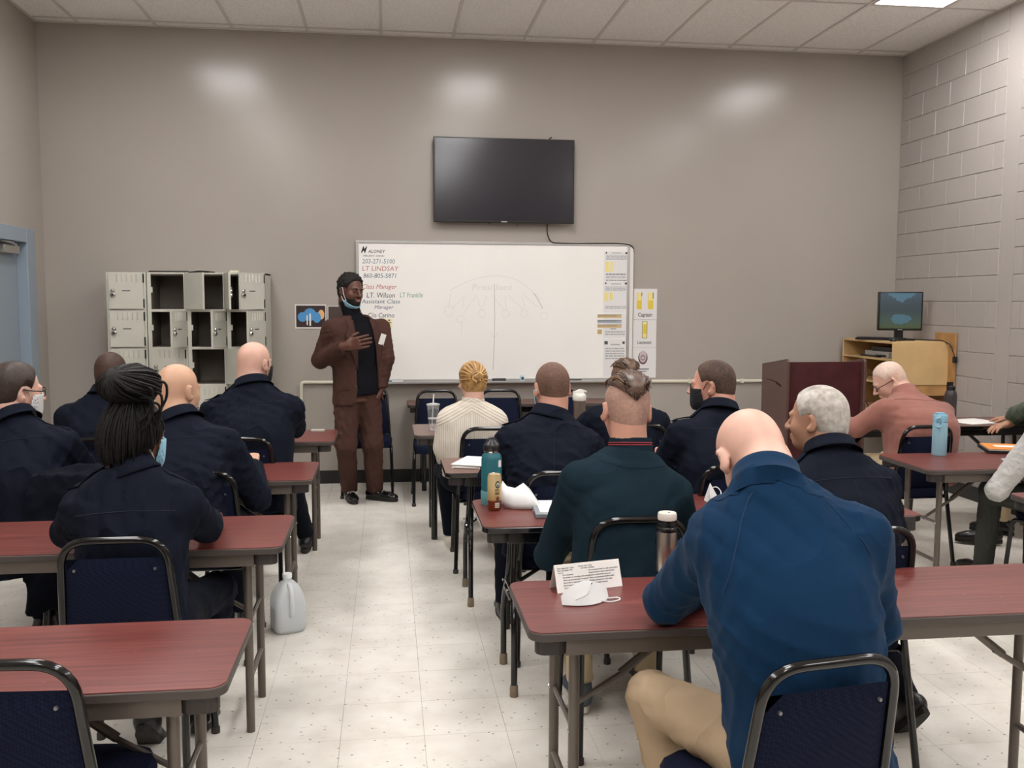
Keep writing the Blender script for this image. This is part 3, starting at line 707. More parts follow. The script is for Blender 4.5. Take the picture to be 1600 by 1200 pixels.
mk = empty('marker_box', (a[0], YW-.055, .889), 0, 'small white and blue box on the whiteboard tray', 'box')
MB().b2((-.018, -.014, 0), (.018, .014, .055)).build('carton', mat('pale_blue_card', srgb(196, 216, 224), .6), mk, bevel=.002); MB().b2((-.011, -.0145, .014), (.011, -.0138, .04)).build('label_patch', mat('navy_print', srgb(50, 66, 84), .6), mk)
a = at(898, 589, YW-.05); tag(MB().cyl((-.05, 0, .009), (.06, 0, .009), .008).build('marker', M_BRKT, None, (a[0], YW-.058, .888)), 'dark marker lying at the right of the whiteboard tray', 'marker')
a = at(617, 592, YW-.05); k_ = empty('marker', (a[0], YW-.06, .888), 0, 'white marker with blue cap on the whiteboard tray', 'marker')
MB().cyl((-.025, 0, .009), (.07, 0, .009), .008).build('barrel', M_SHEET, k_); MB().cyl((-.06, 0, .009), (-.025, 0, .009), .009).build('cap', mat('blue_cap', srgb(60, 120, 160), .4), k_)

# surface conduit along the wall
M_COND = mat('cream_conduit', srgb(214, 208, 190), .45)
cd = MB().tube(arc_path([(-.742, YW-.016, .46), (-.742, YW-.016, .893), (-.20, YW-.016, .886), (2.2, YW-.016, .878), (4.6, YW-.016, .868)], .03, 4), .014, 8)
cd = cd.build('trim_1', M_COND, smooth=True); tag(cd, 'cream conduit pipe running along the back wall', kind='structure')
for x, z in ((-.742, .55), (-.33, .888), (2.72, .876), (3.22, .874)):
    MB().b2((x-.012, YW-.034, z-.019), (x+.012, YW-.001, z+.019)).build('pipe_strap', M_COND, cd, bevel=.003)

# ------------------------------------------------------------------ lectern
M_MAH = mat('dark_mahogany', srgb(70, 30, 34), .3, var=(9, .25)); M_LSIDE = mat('lectern_side_laminate', srgb(92, 66, 60), .33, var=(20, .06))
lc = empty('lectern', (3.43, 7.25, 0), 0, 'mahogany lectern with sloping sides in front of the wooden cabinet', 'lectern')
for s in (-1, 1):
    pr = [(-.25, 0), (.25, 0), (.25, 1.085), (-.225, 1.15), (-.25, 1.13)]
    M_ = Matrix(((0, 0, 1, 0), (1, 0, 0, 0), (0, 1, 0, 0), (0, 0, 0, 1)))
    MB().prism(pr, s*.32-.011, s*.32+.011, M_).build('side_panel', M_LSIDE, lc, bevel=.004)
    MB().tube(arc_path([(s*.32-.0125, .14, .965), (s*.32-.0125, -.05, .955), (s*.32-.0125, -.14, .935), (s*.32-.0125, -.14, .925), (s*.32-.0125, -.05, .945)], .01, 3), .003, 6).build('side_groove', M_SLOT, lc)
MB().b2((-.309, -.205, .10), (.309, -.187, 1.125)).build('front_panel', M_MAH, lc, bevel=.002)
MB().b2((-.309, -.187, .70), (.309, .22, .718)).b2((-.309, -.187, .06), (.309, .24, .08)).build('shelf', M_LSIDE, lc)
MB().prism([(-.185, 1.105), (.245, 1.045), (.245, 1.063), (-.185, 1.123)], -.309, .309, M_).build('reading_top', M_MAH, lc)

# ------------------------------------------------------------------ wooden wall cabinet with computer
def plywood():
    m = mat('birch_plywood', srgb(206, 172, 122), .45, var=(5, .10), bump=(40, .05, .002)); return m
M_PLY = plywood()
CX0, CX1, CY0, CY1, CZB, CZT = 4.16, XR-.014, 7.34, 8.20, .905, 1.268
cb = empty('wall_cabinet', (0, 0, 0), 0, 'plywood shelf cabinet fixed in the corner on the block wall', 'cabinet')
T = .018
MB().b2((CX0, CY0, CZT-T), (CX1, CY1, CZT)).build('top_board', M_PLY, cb, bevel=.002)
MB().b2((CX0-.002, CY0-.006, CZB), (CX1, CY0, CZT-T)).build('end_panel', M_PLY, cb, bevel=.002)
MB().b2((CX0, CY1-T, CZB-.25), (CX1, CY1, CZT-T)).build('end_panel', M_PLY, cb, bevel=.002)
for z in (1.105, CZB, CZB-.25): MB().b2((CX0, CY0+.001, z), (CX1, CY1-T, z+T)).build('shelf', M_PLY, cb, bevel=.001)
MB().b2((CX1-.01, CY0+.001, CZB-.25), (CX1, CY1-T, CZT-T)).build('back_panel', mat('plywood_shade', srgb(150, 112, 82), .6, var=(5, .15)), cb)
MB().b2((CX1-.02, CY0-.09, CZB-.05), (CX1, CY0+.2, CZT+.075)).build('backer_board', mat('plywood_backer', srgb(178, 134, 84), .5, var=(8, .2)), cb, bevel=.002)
MB().b2((CX0+.03, CY0, CZB-.09), (CX1, CY0+.03, CZB)).build('cleat', MATS['plywood_backer'], cb)
dk = empty('media_box', (CX0+.20, CY0+.34, 1.1235), 0, 'grey and black media player on the cabinet shelf', 'device')
MB().b2((-.15, -.2, 0), (.15, .2, .05)).build('case', mat('silver_plastic', srgb(170, 166, 160), .4), dk, bevel=.003); MB().b2((-.151, -.16, .006), (-.149, .02, .022)).build('disc_slot', M_SLOT, dk)
tag(MB().b2((-.11, -.16, 0), (.11, .16, .035)).build('media_box', M_TVB, None, (CX0+.2, CY0+.34, 1.1755), bevel=.003), 'black recorder stacked on the grey media player', 'device')
tag(MB().b2((-.03, -.14, 0), (.02, .14, .014)).build('remote_control', M_TVB, None, (CX0+.035, CY0+.40, 1.1235), bevel=.003), 'black remote at the front of the cabinet shelf', 'remote')
tag(MB().b2((-.03, -.03, 0), (.03, .03, .06)).build('power_adapter', M_TVB, None, (CX0+.12, CY0+.36, CZB+T+.0005), bevel=.004), 'black power adapter on the lower cabinet shelf', 'adapter')
M_CAB = MATS['black_rubber']
tag(MB().tube([(CX0+.09, CY0+.36, CZB+.03), (CX0+.02, CY0+.40, CZB+.06), (CX0-.01, CY0+.45, CZB-.0), (CX0-.008, CY0+.42, CZB-.14), (CX0+.02, CY0+.38, CZB-.23)], .004, 6).build('adapter_cord', M_CAB, smooth=True), 'thin black cord dangling from the lower cabinet shelf', 'cord')
mo = empty('monitor', (4.40, 7.66, CZT), R(-14), 'computer monitor showing a mountain lake picture on the wooden cabinet', 'monitor')
MB().b2((-.185, -.02, .085), (.185, .025, .42)).build('housing', M_TVB, mo, bevel=.006)
def screen_mat():
    m = bpy.data.materials.new('lake_wallpaper'); m.use_nodes = True; t = NT(m); b = t.n['Principled BSDF']
    tc = t.add('ShaderNodeTexCoord').outputs['Generated']; sx = t.add('ShaderNodeSeparateXYZ'); t.link(tc, sx.inputs[0])
    X, Z = sx.outputs['X'], sx.outputs['Z']
    n = t.add('ShaderNodeTexNoise', i_Scale=9., i_Detail=5.); t.link(tc, n.inputs['Vector'])
    nz = t.math('MULTIPLY', t.math('SUBTRACT', n.outputs['Fac'], .5), .28)
    c = t.ramp(Z, [(.0, srgb(66, 78, 52)), (.22, srgb(58, 76, 70)), (.5, srgb(52, 62, 68)), (1., srgb(62, 78, 90))])
    vx = t.math('ABSOLUTE', t.math('SUBTRACT', X, .52))
    sky = t.math('GREATER_THAN', t.math('ADD', Z, nz), t.math('ADD', t.math('MULTIPLY', vx, .75), .72))
    c = t.mix(sky, c, srgb(74, 106, 124))
    ex = t.math('POWER', t.math('DIVIDE', vx, .25), 2.); ez = t.math('POWER', t.math('DIVIDE', t.math('SUBTRACT', t.math('ADD', Z, nz), .28), .15), 2.)
    c = t.mix(t.math('LESS_THAN', t.math('ADD', ex, ez), 1.), c, srgb(66, 100, 116))
    t.link(c, b.inputs['Base Color']); t.link(c, b.inputs['Emission Color']); b.inputs['Emission Strength'].default_value = .25; b.inputs['Roughness'].default_value = .4
    return m
MB().b2((-.172, -.0215, .103), (.172, -.0195, .408)).build('screen', screen_mat(), mo)
MB().b2((-.035, .0, .02), (.035, .03, .12)).prism(rrect(-.12, -.08, .12, .09, .03), 0.0005, .016).build('stand', M_TVB, mo, bevel=.003)
MB().b2((-.02, -.0225, .09), (.02, -.0195, .097)).build('name_badge', MATS['badge_grey'], mo)
kb = empty('keyboard', (4.27, 7.72, CZT+.0005), R(-60), 'black keyboard lying at the front of the wooden cabinet top', 'keyboard')
MB().b2((-.21, -.07, 0), (.21, .07, .018)).build('deck', M_TVB, kb, bevel=.004)
ks = MB()
for i in range(15):
    for j in range(5): ks.b2((-.2+i*.0265, -.06+j*.024, .018), (-.2+i*.0265+.022, -.06+j*.024+.02, .024))
ks.build('keys', mat('key_plastic', srgb(40, 40, 42), .5), kb)
tag(MB().lathe([(.02, 0), (.028, .008), (.024, .022), (.008, .030)], 14, sx=1, sy=1.6).build('mouse', M_TVB, None, (4.22, 7.44, CZT+.0005), smooth=True), 'small dark mouse on the cabinet beside the keyboard', 'mouse')
cdm = MB().tube(arc_path([(4.48, 7.66, CZT+.01), (4.56, 7.52, CZT+.008), (4.62, 7.36, CZT+.01), (4.655, 7.30, CZT-.02), (4.66, 7.24, CZT-.12)], .05, 4), .005, 6).b2((4.645, 7.22, CZT-.17), (4.67, 7.25, CZT-.12)).build('power_cord', M_CAB, mo, smooth=True); cdm.matrix_parent_inverse = (Matrix.Translation((4.40, 7.66, CZT)) @ Matrix.Rotation(R(-14), 4, 'Z')).inverted()
# ------------------------------------------------------------------ people: bodies are grown from distance fields
def V3(*a): return np.array(a, np.float32)
def smin(a, b, k):
    h = np.clip(.5+.5*(b-a)/k, 0, 1); return b+(a-b)*h-k*h*(1-h)
def smax(a, b, k): return -smin(-a, -b, k)
def rc(p, a, b, r1, r2, flat=None):
    a = np.asarray(a, np.float32); b = np.asarray(b, np.float32); ab = b-a
    t = np.clip(((p-a)@ab)/max(1e-9, ab@ab), 0, 1)
    return np.linalg.norm(p-a-t[:, None]*ab, axis=1)-(r1+(r2-r1)*t)
def ell(p, c, r, M=None):
    q = p-np.asarray(c, np.float32)
    if M is not None: q = q@M
    r = np.asarray(r, np.float32); k0 = np.linalg.norm(q/r, axis=1); k1 = np.linalg.norm(q/(r*r), axis=1)
    return k0*(k0-1)/np.maximum(k1, 1e-6)
def rotz(a): c, s = math.cos(a), math.sin(a); return np.array([[c, -s, 0], [s, c, 0], [0, 0, 1]], np.float32)
def rotx(a): c, s = math.cos(a), math.sin(a); return np.array([[1, 0, 0], [0, c, -s], [0, s, c]], np.float32)
def roty(a): c, s = math.cos(a), math.sin(a); return np.array([[c, 0, s], [0, 1, 0], [-s, 0, c]], np.float32)
_ED = [((0, 0, 0), (1, 0, 0)), ((0, 1, 0), (1, 1, 0)), ((0, 0, 1), (1, 0, 1)), ((0, 1, 1), (1, 1, 1)), ((0, 0, 0), (0, 1, 0)), ((1, 0, 0), (1, 1, 0)), ((0, 0, 1), (0, 1, 1)), ((1, 0, 1), (1, 1, 1)), ((0, 0, 0), (0, 0, 1)), ((1, 0, 0), (1, 0, 1)), ((0, 1, 0), (0, 1, 1)), ((1, 1, 0), (1, 1, 1))]
def surfnet(fn, lo, hi, h):
    lo = np.asarray(lo, float); hi = np.asarray(hi, float); B = 4
    nb = np.ceil((hi-lo)/(h*B)).astype(int)+1
    # coarse pass picks the blocks that the surface may cross
    g = np.stack(np.meshgrid(*[np.arange(n) for n in nb], indexing='ij'), -1).reshape(-1, 3)
    cc = (lo+(g+.5)*h*B).astype(np.float32); dc = fn(cc)
    n = nb*B+1
    val = np.repeat(np.repeat(np.repeat(dc.reshape(nb), B, 0), B, 1), B, 2)
    val = np.pad(val, ((0, 1), (0, 1), (0, 1)), 'edge').astype(np.float32)
    act = g[np.abs(dc) < h*B*.87*1.5+h]
    if len(act) == 0: return np.zeros((0, 3)), np.zeros((0, 4), int)
    o = np.stack(np.meshgrid(*[np.arange(B+1)]*3, indexing='ij'), -1).reshape(-1, 3)
    mask = np.zeros(n, bool)
    idx = (act[:, None, :]*B+o[None]).reshape(-1, 3)
    mask[idx[:, 0], idx[:, 1], idx[:, 2]] = True
    ii = np.argwhere(mask); val[mask] = fn((lo+ii*h).astype(np.float32))
    ins = val < 0
    cs = ins[:-1, :-1, :-1].astype(np.int8)
    tot = sum(ins[a:n[0]-1+a, b:n[1]-1+b, c:n[2]-1+c].astype(np.int8) for a in (0, 1) for b in (0, 1) for c in (0, 1))
    A = np.argwhere((tot > 0) & (tot < 8))
    vid = -np.ones(n-1, int); vid[A[:, 0], A[:, 1], A[:, 2]] = np.arange(len(A))
    acc = np.zeros((len(A), 3)); cnt = np.zeros(len(A))
    for e0, e1 in _ED:
        p0 = A+np.array(e0); p1 = A+np.array(e1)
        v0 = val[p0[:, 0], p0[:, 1], p0[:, 2]]; v1 = val[p1[:, 0], p1[:, 1], p1[:, 2]]
        m = (v0 < 0) != (v1 < 0)
        t = np.where(m, v0/np.where(m, v0-v1, 1), 0)
        acc += np.where(m[:, None], p0+(p1-p0)*t[:, None], 0); cnt += m
    verts = lo+acc/cnt[:, None]*h
    faces = []
    for ax in range(3):
        a1, a2 = (ax+1) % 3, (ax+2) % 3
        s0 = [slice(None)]*3; s1 = [slice(None)]*3; s0[ax] = slice(0, -1); s1[ax] = slice(1, None)
        x = ins[tuple(s0)] != ins[tuple(s1)]
        E = np.argwhere(x)
        E = E[(E[:, a1] > 0) & (E[:, a2] > 0) & (E[:, a1] < n[a1]-1) & (E[:, a2] < n[a2]-1)]
        def cell(d1, d2):
            q = E.copy(); q[:, a1] -= d1; q[:, a2] -= d2; return vid[q[:, 0], q[:, 1], q[:, 2]]
        F = np.stack([cell(1, 1), cell(0, 1), cell(0, 0), cell(1, 0)], 1)
        fl_ = ins[tuple(s0)][E[:, 0], E[:, 1], E[:, 2]] if ax == 0 else ins[tuple(s0)][E[:, 0], E[:, 1], E[:, 2]]
        F[~fl_] = F[~fl_][:, ::-1]
        faces.append(F)
    F = np.concatenate(faces); F = F[(F >= 0).all(1)]
    return verts, F
def np_mesh(name, parts, m):
    vs, fs, o = [], [], 0
    for v, f in parts:
        if len(v): vs.append(v); fs.append(f+o); o += len(v)
    me = bpy.data.meshes.new(name)
    if not vs: return me
    v = np.concatenate(vs); f = np.concatenate(fs)
    me.vertices.add(len(v)); me.vertices.foreach_set('co', v.astype(np.float32).ravel())
    me.loops.add(f.size); me.loops.foreach_set('vertex_index', f.astype(np.int32).ravel())
    me.polygons.add(len(f)); me.polygons.foreach_set('loop_start', np.arange(0, f.size, 4, dtype=np.int32))
    me.polygons.foreach_set('use_smooth', np.ones(len(f), bool))
    me.update(calc_edges=True); me.validate()
    me.materials.append(m); return me
def grow(name, fn, pts, pad, h, m, parent):
    P = np.array(pts, float)
    return link(name, np_mesh(name, [surfnet(fn, P.min(0)-pad, P.max(0)+pad, h)], m), parent)
def folds(p, seed, amp):
    r_ = np.random.RandomState(seed); d = np.zeros(len(p), np.float32)
    for i in range(5):
        k = r_.normal(size=3); k /= np.linalg.norm(k); k *= r_.uniform(35, 85)
        k2 = r_.normal(size=3)*r_.uniform(6, 16)
        s_ = np.sin(p@k.astype(np.float32)+2.2*np.sin(p@k2.astype(np.float32)+r_.uniform(0, 6))+r_.uniform(0, 6))
        m_ = .5+.5*np.sin(p@(r_.normal(size=3)*7).astype(np.float32)+r_.uniform(0, 6))
        d += (1-np.abs(s_))**2*m_*r_.choice([-1, 1])
    return d*amp
def drape(fn, pts, d, start, off=.002):
    """march points along direction d from start distance until they meet the surface"""
    d = np.array(d, np.float32); p = np.array(pts, np.float32)-d*start
    p0 = np.array(pts, np.float32)
    for _ in range(90): p = p+d*np.clip(fn(p), -.01, .04)[:, None]*.7
    miss = np.abs(fn(p)) > .01
    if miss.any() and (~miss).any():     # a point past the outline takes the depth of its neighbour
        k = np.flatnonzero(~miss)
        for i in np.flatnonzero(miss):
            j = k[np.argmin(np.abs(k-i))]; p[i] = p0[i]+d*((p[j]-p0[j])@d)
    return p-d*off

def skin(name, c, rough=.5):
    m = mat(name, srgb(*c), rough, spec=.4, var=(14, .10), bump=(120, .05, .001))
    b = m.node_tree.nodes['Principled BSDF']; b.inputs['Subsurface Weight'].default_value = .12; b.inputs['Subsurface Radius'].default_value = (.012, .005, .003); b.inputs['Subsurface Scale'].default_value = .5
    return m
SK_PINK, SK_RUDDY, SK_TAN, SK_OLIVE, SK_BROWN, SK_DARK = skin('skin_pale_pink', (212, 168, 150)), skin('skin_ruddy', (200, 148, 128)), skin('skin_tan', (198, 156, 130)), skin('skin_olive', (176, 132, 108)), skin('skin_brown', (112, 78, 62)), skin('skin_deep_brown', (92, 58, 46), .42)
def cloth(name, c, rough=.9, weave=900., sheen=.0, fold=.35, fscale=9., fdist=.014):
    m = mat(name, srgb(*c), rough, spec=.06); t = NT(m); b = t.n['Principled BSDF']
    tc = t.add('ShaderNodeTexCoord').outputs['Object']
    n = t.add('ShaderNodeTexNoise', i_Scale=weave/3, i_Detail=2.); t.link(tc, n.inputs['Vector'])
    mp = t.add('ShaderNodeMapping'); mp.inputs['Scale'].default_value = (1, 1, .55); mp.inputs['Rotation'].default_value = (.3, .5, .2); t.link(tc, mp.inputs['Vector'])
    n2 = t.add('ShaderNodeTexNoise', i_Scale=fscale*.7, i_Detail=1.0, i_Distortion=.4); t.link(mp.outputs[0], n2.inputs['Vector'])
    ridge = t.math('POWER', t.math('SUBTRACT', 1., t.math('ABSOLUTE', t.math('MULTIPLY', t.math('SUBTRACT', n2.outputs['Fac'], .5), 5.)), True), 2.)
    n3 = t.add('ShaderNodeTexNoise', i_Scale=3.5, i_Detail=3.); t.link(tc, n3.inputs['Vector'])
    col = srgb(*c)
    t.link(t.ramp(n3.outputs['Fac'], [(.3, tuple(x*.86 for x in col[:3])), (.7, tuple(min(1, x*1.12) for x in col[:3]))]), b.inputs['Base Color'])
    b1 = t.add('ShaderNodeBump', i_Strength=fold, i_Distance=fdist); t.link(ridge, b1.inputs['Height'])
    b2 = t.add('ShaderNodeBump', i_Strength=.25, i_Distance=.0012); t.link(n.outputs['Fac'], b2.inputs['Height']); t.link(b1.outputs[0], b2.inputs['Normal'])
    t.link(b2.outputs[0], b.inputs['Normal'])
    b.inputs['Sheen Weight'].default_value = sheen; b.inputs['Sheen Roughness'].default_value = .5
    return m
CL_NAVY = cloth('navy_uniform_twill', (22, 26, 37), .8, sheen=.0, fold=.5)
CL_NAVYP = cloth('navy_trouser_twill', (17, 20, 29), .85, sheen=.02)
CL_BLUE = cloth('bright_navy_knit', (19, 47, 75), .9, 700, .04, .3, 6., .02)
CL_TEAL = cloth('dark_teal_knit', (26, 41, 50), .95, 500, .0, .25, 6., .016)
CL_PINK = cloth('dusty_rose_fleece', (148, 100, 90), .95, 400, .15, .25, 6.)
CL_KHAKI = cloth('khaki_twill', (170, 148, 122), .85, fold=.55)
CL_BEIGE = cloth('pale_khaki_twill', (196, 178, 146), .85, fold=.45)
CL_BROWN = cloth('brown_suiting', (76, 53, 47), .75, 1200, .0, .3, 7., .014)
CL_BLACK = cloth('black_jersey', (24, 24, 28), .85)
CL_GREEN = cloth('olive_green_fleece', (62, 74, 56), .95, 300, .2, .5, 8.)
CL_GREYP = cloth('charcoal_olive_cotton', (66, 68, 64), .9)
M_LEATH = mat('black_leather', srgb(22, 21, 22), .32, bump=(60, .12, .003))
M_SOLE = mat('rubber_sole', srgb(36, 33, 32), .8); M_SOLEW = mat('white_sole', srgb(212, 204, 192), .7)
M_MASK = mat('mask_white', srgb(220, 220, 219), .75, bump=(50, .15, .003)); M_MASKB = mat('mask_blue', srgb(150, 198, 220), .7, bump=(50, .15, .003)); M_MASKK = mat('mask_black', srgb(26, 26, 30), .8)
M_FRAME = mat('spectacle_frame', srgb(40, 30, 28), .3)
M_LENS = mat('spectacle_lens', (.9, .92, .95, 1), .05, Transmission_Weight=1., IOR=1.1)
def knit():
    m = mat('cream_chevron_knit', srgb(218, 208, 192), .95, spec=.15); t = NT(m); b = t.n['Principled BSDF']
    tc = t.add('ShaderNodeTexCoord').outputs['Object']; s_ = t.add('ShaderNodeSeparateXYZ'); t.link(tc, s_.inputs[0])
    ax = t.math('ABSOLUTE', s_.outputs['X'])
    ph = t.math('ADD', t.math('MULTIPLY', s_.outputs['Z'], 330.), t.math('MULTIPLY', ax, 190.))
    w_ = t.math('SINE', ph)
    w2 = t.math('SINE', t.math('MULTIPLY', ax, 520.))
    top = t.math('GREATER_THAN', t.math('ADD', s_.outputs['Z'], t.math('MULTIPLY', ax, .45)), .94)
    hgt = t.add('ShaderNodeMix'); t.link(top, hgt.inputs[0]); t.link(w2, hgt.inputs[2]); t.link(w_, hgt.inputs[3])
    n = t.add('ShaderNodeTexNoise', i_Scale=160., i_Detail=2.); t.link(tc, n.inputs['Vector'])
    hh = t.math('ADD', hgt.outputs[0], t.math('MULTIPLY', n.outputs['Fac'], .8))
    t.link(t.ramp(hgt.outputs[0], [(0., srgb(204, 193, 178)), (.3, srgb(216, 207, 194)), (1., srgb(222, 214, 201))]), b.inputs['Base Color'])
    bp = t.add('ShaderNodeBump', i_Strength=.4, i_Distance=.003); t.link(hh, bp.inputs['Height']); t.link(bp.outputs[0], b.inputs['Normal'])
    return m
CL_KNIT = knit()
def cable():
    m = mat('grey_cable_knit', srgb(186, 184, 180), .95, spec=.15); t = NT(m); b = t.n['Principled BSDF']
    tc = t.add('ShaderNodeTexCoord').outputs['Object']
    mp = t.add('ShaderNodeMapping'); mp.inputs['Rotation'].default_value = (.4, .78, .3); t.link(tc, mp.inputs['Vector'])
    w_ = t.add('ShaderNodeTexVoronoi', i_Scale=26.); w_.distance = 'CHEBYCHEV'; t.link(mp.outputs[0], w_.inputs['Vector'])
    bp = t.add('ShaderNodeBump', i_Strength=.8, i_Distance=.012); t.link(w_.outputs['Distance'], bp.inputs['Height']); t.link(bp.outputs[0], b.inputs['Normal'])
    return m
CL_CABLE = cable()
def hairmat(name, c, rough=.5, skinc=None, amt=.5, scale=90.):
    m = mat(name, srgb(*c), rough, spec=.35); t = NT(m); b = t.n['Principled BSDF']
    tc = t.add('ShaderNodeTexCoord').outputs['Object']
    n = t.add('ShaderNodeTexNoise', i_Scale=scale, i_Detail=3.); t.link(tc, n.inputs['Vector'])
    n2 = t.add('ShaderNodeTexNoise', i_Scale=14., i_Detail=3.); t.link(tc, n2.inputs['Vector'])
    c1 = srgb(*c); c2 = srgb(*skinc) if skinc else tuple(min(1, x*1.7) for x in c1[:3])+(1,)
    f = t.math('ADD', t.math('MULTIPLY', n.outputs['Fac'], .5), t.math('MULTIPLY', n2.outputs['Fac'], .5))
    t.link(t.mix(t.ramp(f, [(.35, (0, 0, 0)), (.7, (amt*2, amt*2, amt*2) if amt < .5 else (1, 1, 1))]), c1, c2), b.inputs['Base Color'])
    bp = t.add('ShaderNodeBump', i_Strength=.5, i_Distance=.003); t.link(n.outputs['Fac'], bp.inputs['Height']); t.link(bp.outputs[0], b.inputs['Normal'])
    return m
H_BUZZB = hairmat('cropped_brown_hair', (92, 68, 56), .7, (128, 96, 80), .4)
H_DARK = hairmat('short_dark_hair', (44, 34, 30), .5, (78, 60, 52), .35, 60)
H_BUZZD = hairmat('cropped_dark_hair', (56, 44, 38), .7, (110, 82, 68), .35)
H_GREY = hairmat('short_grey_hair', (206, 202, 194), .6, (136, 124, 112), .5, 45)
H_WHITE = hairmat('thin_white_hair', (214, 200, 188), .6, (214, 172, 150), .5, 60)
H_STUB = hairmat('shaved_stubble', (150, 118, 106), .65, (190, 150, 132), .5)
H_SHAVE = hairmat('shaved_shadow', (203, 162, 144), .55, (211, 168, 150), .5, 120)
H_FADE = hairmat('tight_fade_hair', (58, 42, 34), .6, (92, 64, 52), .3)
H_CURL = hairmat('short_black_curls', (17, 14, 13), .8, (30, 25, 23), .3, 120)
H_BRAID = mat('black_braids', srgb(13, 10, 10), .45, spec=.22, bump=(300, .8, .004))
def strandmat(name, c, c2, rough=.4):
    m = mat(name, srgb(*c), rough, spec=.5); t = NT(m); b = t.n['Principled BSDF']
    tc = t.add('ShaderNodeTexCoord').outputs['Object']
    n = t.add('ShaderNodeTexNoise', i_Scale=30., i_Detail=2.); t.link(tc, n.inputs['Vector'])
    t.link(t.ramp(n.outputs['Fac'], [(.35, srgb(*c)), (.65, srgb(*c2))]), b.inputs['Base Color']); return m
H_BL1, H_BL3 = mat('dark_honey_hair', srgb(116, 80, 42), .45), mat('pale_gold_hair', srgb(214, 174, 112), .4)
H_TP1, H_TP3 = mat('dark_swept_strand', srgb(52, 38, 30), .45), mat('light_swept_strand', srgb(136, 108, 84), .4)
H_BLOND = strandmat('honey_blond_hair', (142, 104, 60), (186, 146, 90)); H_TOPB = strandmat('brown_swept_hair', (84, 64, 48), (116, 90, 68)); H_TOPD = strandmat('dark_brown_swept_hair', (80, 62, 53), (112, 88, 76))

def cranium(q, w=1.):
    d = ell(q, (0, -.012, .035), (.076*w, .097, .088))
    return smin(d, rc(q, (0, -.045, -.02), (0, -.05, -.1), .056*w, .055*w), .035)
def headf(q, w=1., ear=1., face=1.):
    d = cranium(q, w)
    d = smin(d, ell(q, (0, .028, -.035), (.061*w, .066, .084)), .03)
    d = smin(d, ell(q, (0, .060, -.086), (.034*w, .032, .026)), .025)
    ax = np.abs(q[:, 0]); qa = np.stack([ax, q[:, 1], q[:, 2]], 1)
    if face:
        d = smin(d, ell(qa, (.036, .058, -.028), (.026, .026, .028)), .02)
        d = smin(d, rc(q, (-.036, .083, .020), (.036, .083, .020), .011, .011), .015)
        d = smax(d, -ell(qa, (.031, .103, .003), (.017, .014, .011)), .012)
        d = smin(d, ell(qa, (.031, .081, .002), (.014, .012, .010)), .004)
        d = smin(d, rc(q, (0, .092, .008), (0, .115, -.030), .008, .0125), .010)
        d = smin(d, ell(qa, (.013, .103, -.033), (.009, .010, .008)), .006)
        d = smin(d, rc(q, (-.016, .095, -.058), (.016, .095, -.058), .006, .006), .006)
        d = smin(d, rc(q, (-.014, .094, -.069), (.014, .094, -.069), .007, .007), .005)
        d = smax(d, -rc(q, (-.022, .105, -.0635), (.022, .105, -.0635), .003, .003), .004)
    M = rotz(R(-34))
    e = ell(qa, (.083*w, -.014, -.004), (.0085, .020*ear, .034*ear), M)
    e = smin(e, ell(qa, (.078*w, -.002, -.030), (.008, .010, .012)), .008)
    e = smax(e, -ell(qa, (.092*w, -.004, .001), (.009, .012*ear, .020*ear), M), .004)
    return smin(d, e, .006)
def hairline(q, style='short'):
    y = q[:, 1]
    zl = np.interp(y, [-.12, -.06, -.035, -.018, .004, .026, .034, .048, .066, .085, .13], [-.062, -.068, -.060, -.012, .030, .022, .010, .045, .080, .095, .12])
    return zl-q[:, 2]
class Person: pass
def place_person(o):
    """frame of the body: origin on the floor under the hips"""
    o.root = empty('person', (o.pel[0], o.pel[1], 0), o.yaw, o.label, 'person')
    M = rotz(o.yaw); off = np.array([o.pel[0], o.pel[1], 0])
    o.L = lambda w_: ((np.asarray(w_, float)-off)@M).astype(np.float32)
def head_parts(o):
    rot = rotz(o.hrot[0]-o.yaw)@rotx(-o.hrot[1])@roty(o.hrot[2]); o.HR = rot
    H = o.L(o.head); sc = o.hs
    o.toh = lambda p: ((p-H)@rot)/sc
    o.fromh = lambda q: (np.asarray(q, float)@rot.T)*sc+H
    N = o.L(o.neck) if o.neck is not None else o.fromh((0, -.05, -.165))
    if o.up: N = N+(o.fromh((0, -.045, -.07))-N)*o.up
    o.N = N; nk = o.fromh((0, -.035, -.06))
    def hf(p): return headf(o.toh(p), o.hw)*sc
    def f(p): return smin(hf(p), rc(p, nk, N, .055*o.nw, .062*o.nw), .03)
    o.hf, o.f_head = hf, f
def hairshell(o, m, t=.005, extra=None, name='hair', line=0., ring=None):
    def f(p):
        q = o.toh(p); d = cranium(q, o.hw)*o.hs
        hl = hairline(q)+line; tt = t*np.clip(-hl/.03, .25, 1)
        d = d-tt
        if extra is not None: d = smin(d, extra(q)*o.hs, .012)
        d = smax(d, hl*.8*o.hs, .006)
        if ring is not None: d = smax(d, (q[:, 2]-ring-.25*q[:, 1])*o.hs*.6, .012)
        ax = np.abs(q[:, 0]); qa = np.stack([ax, q[:, 1], q[:, 2]], 1)
        return smax(d, -ell(qa, (.078*o.hw, -.004, -.008), (.022, .021, .036))*o.hs, .004)
    c = o.fromh((0, 0, .03))
    return grow(name, f, [c-.17, c+.17], 0, .0055, m, o.root)
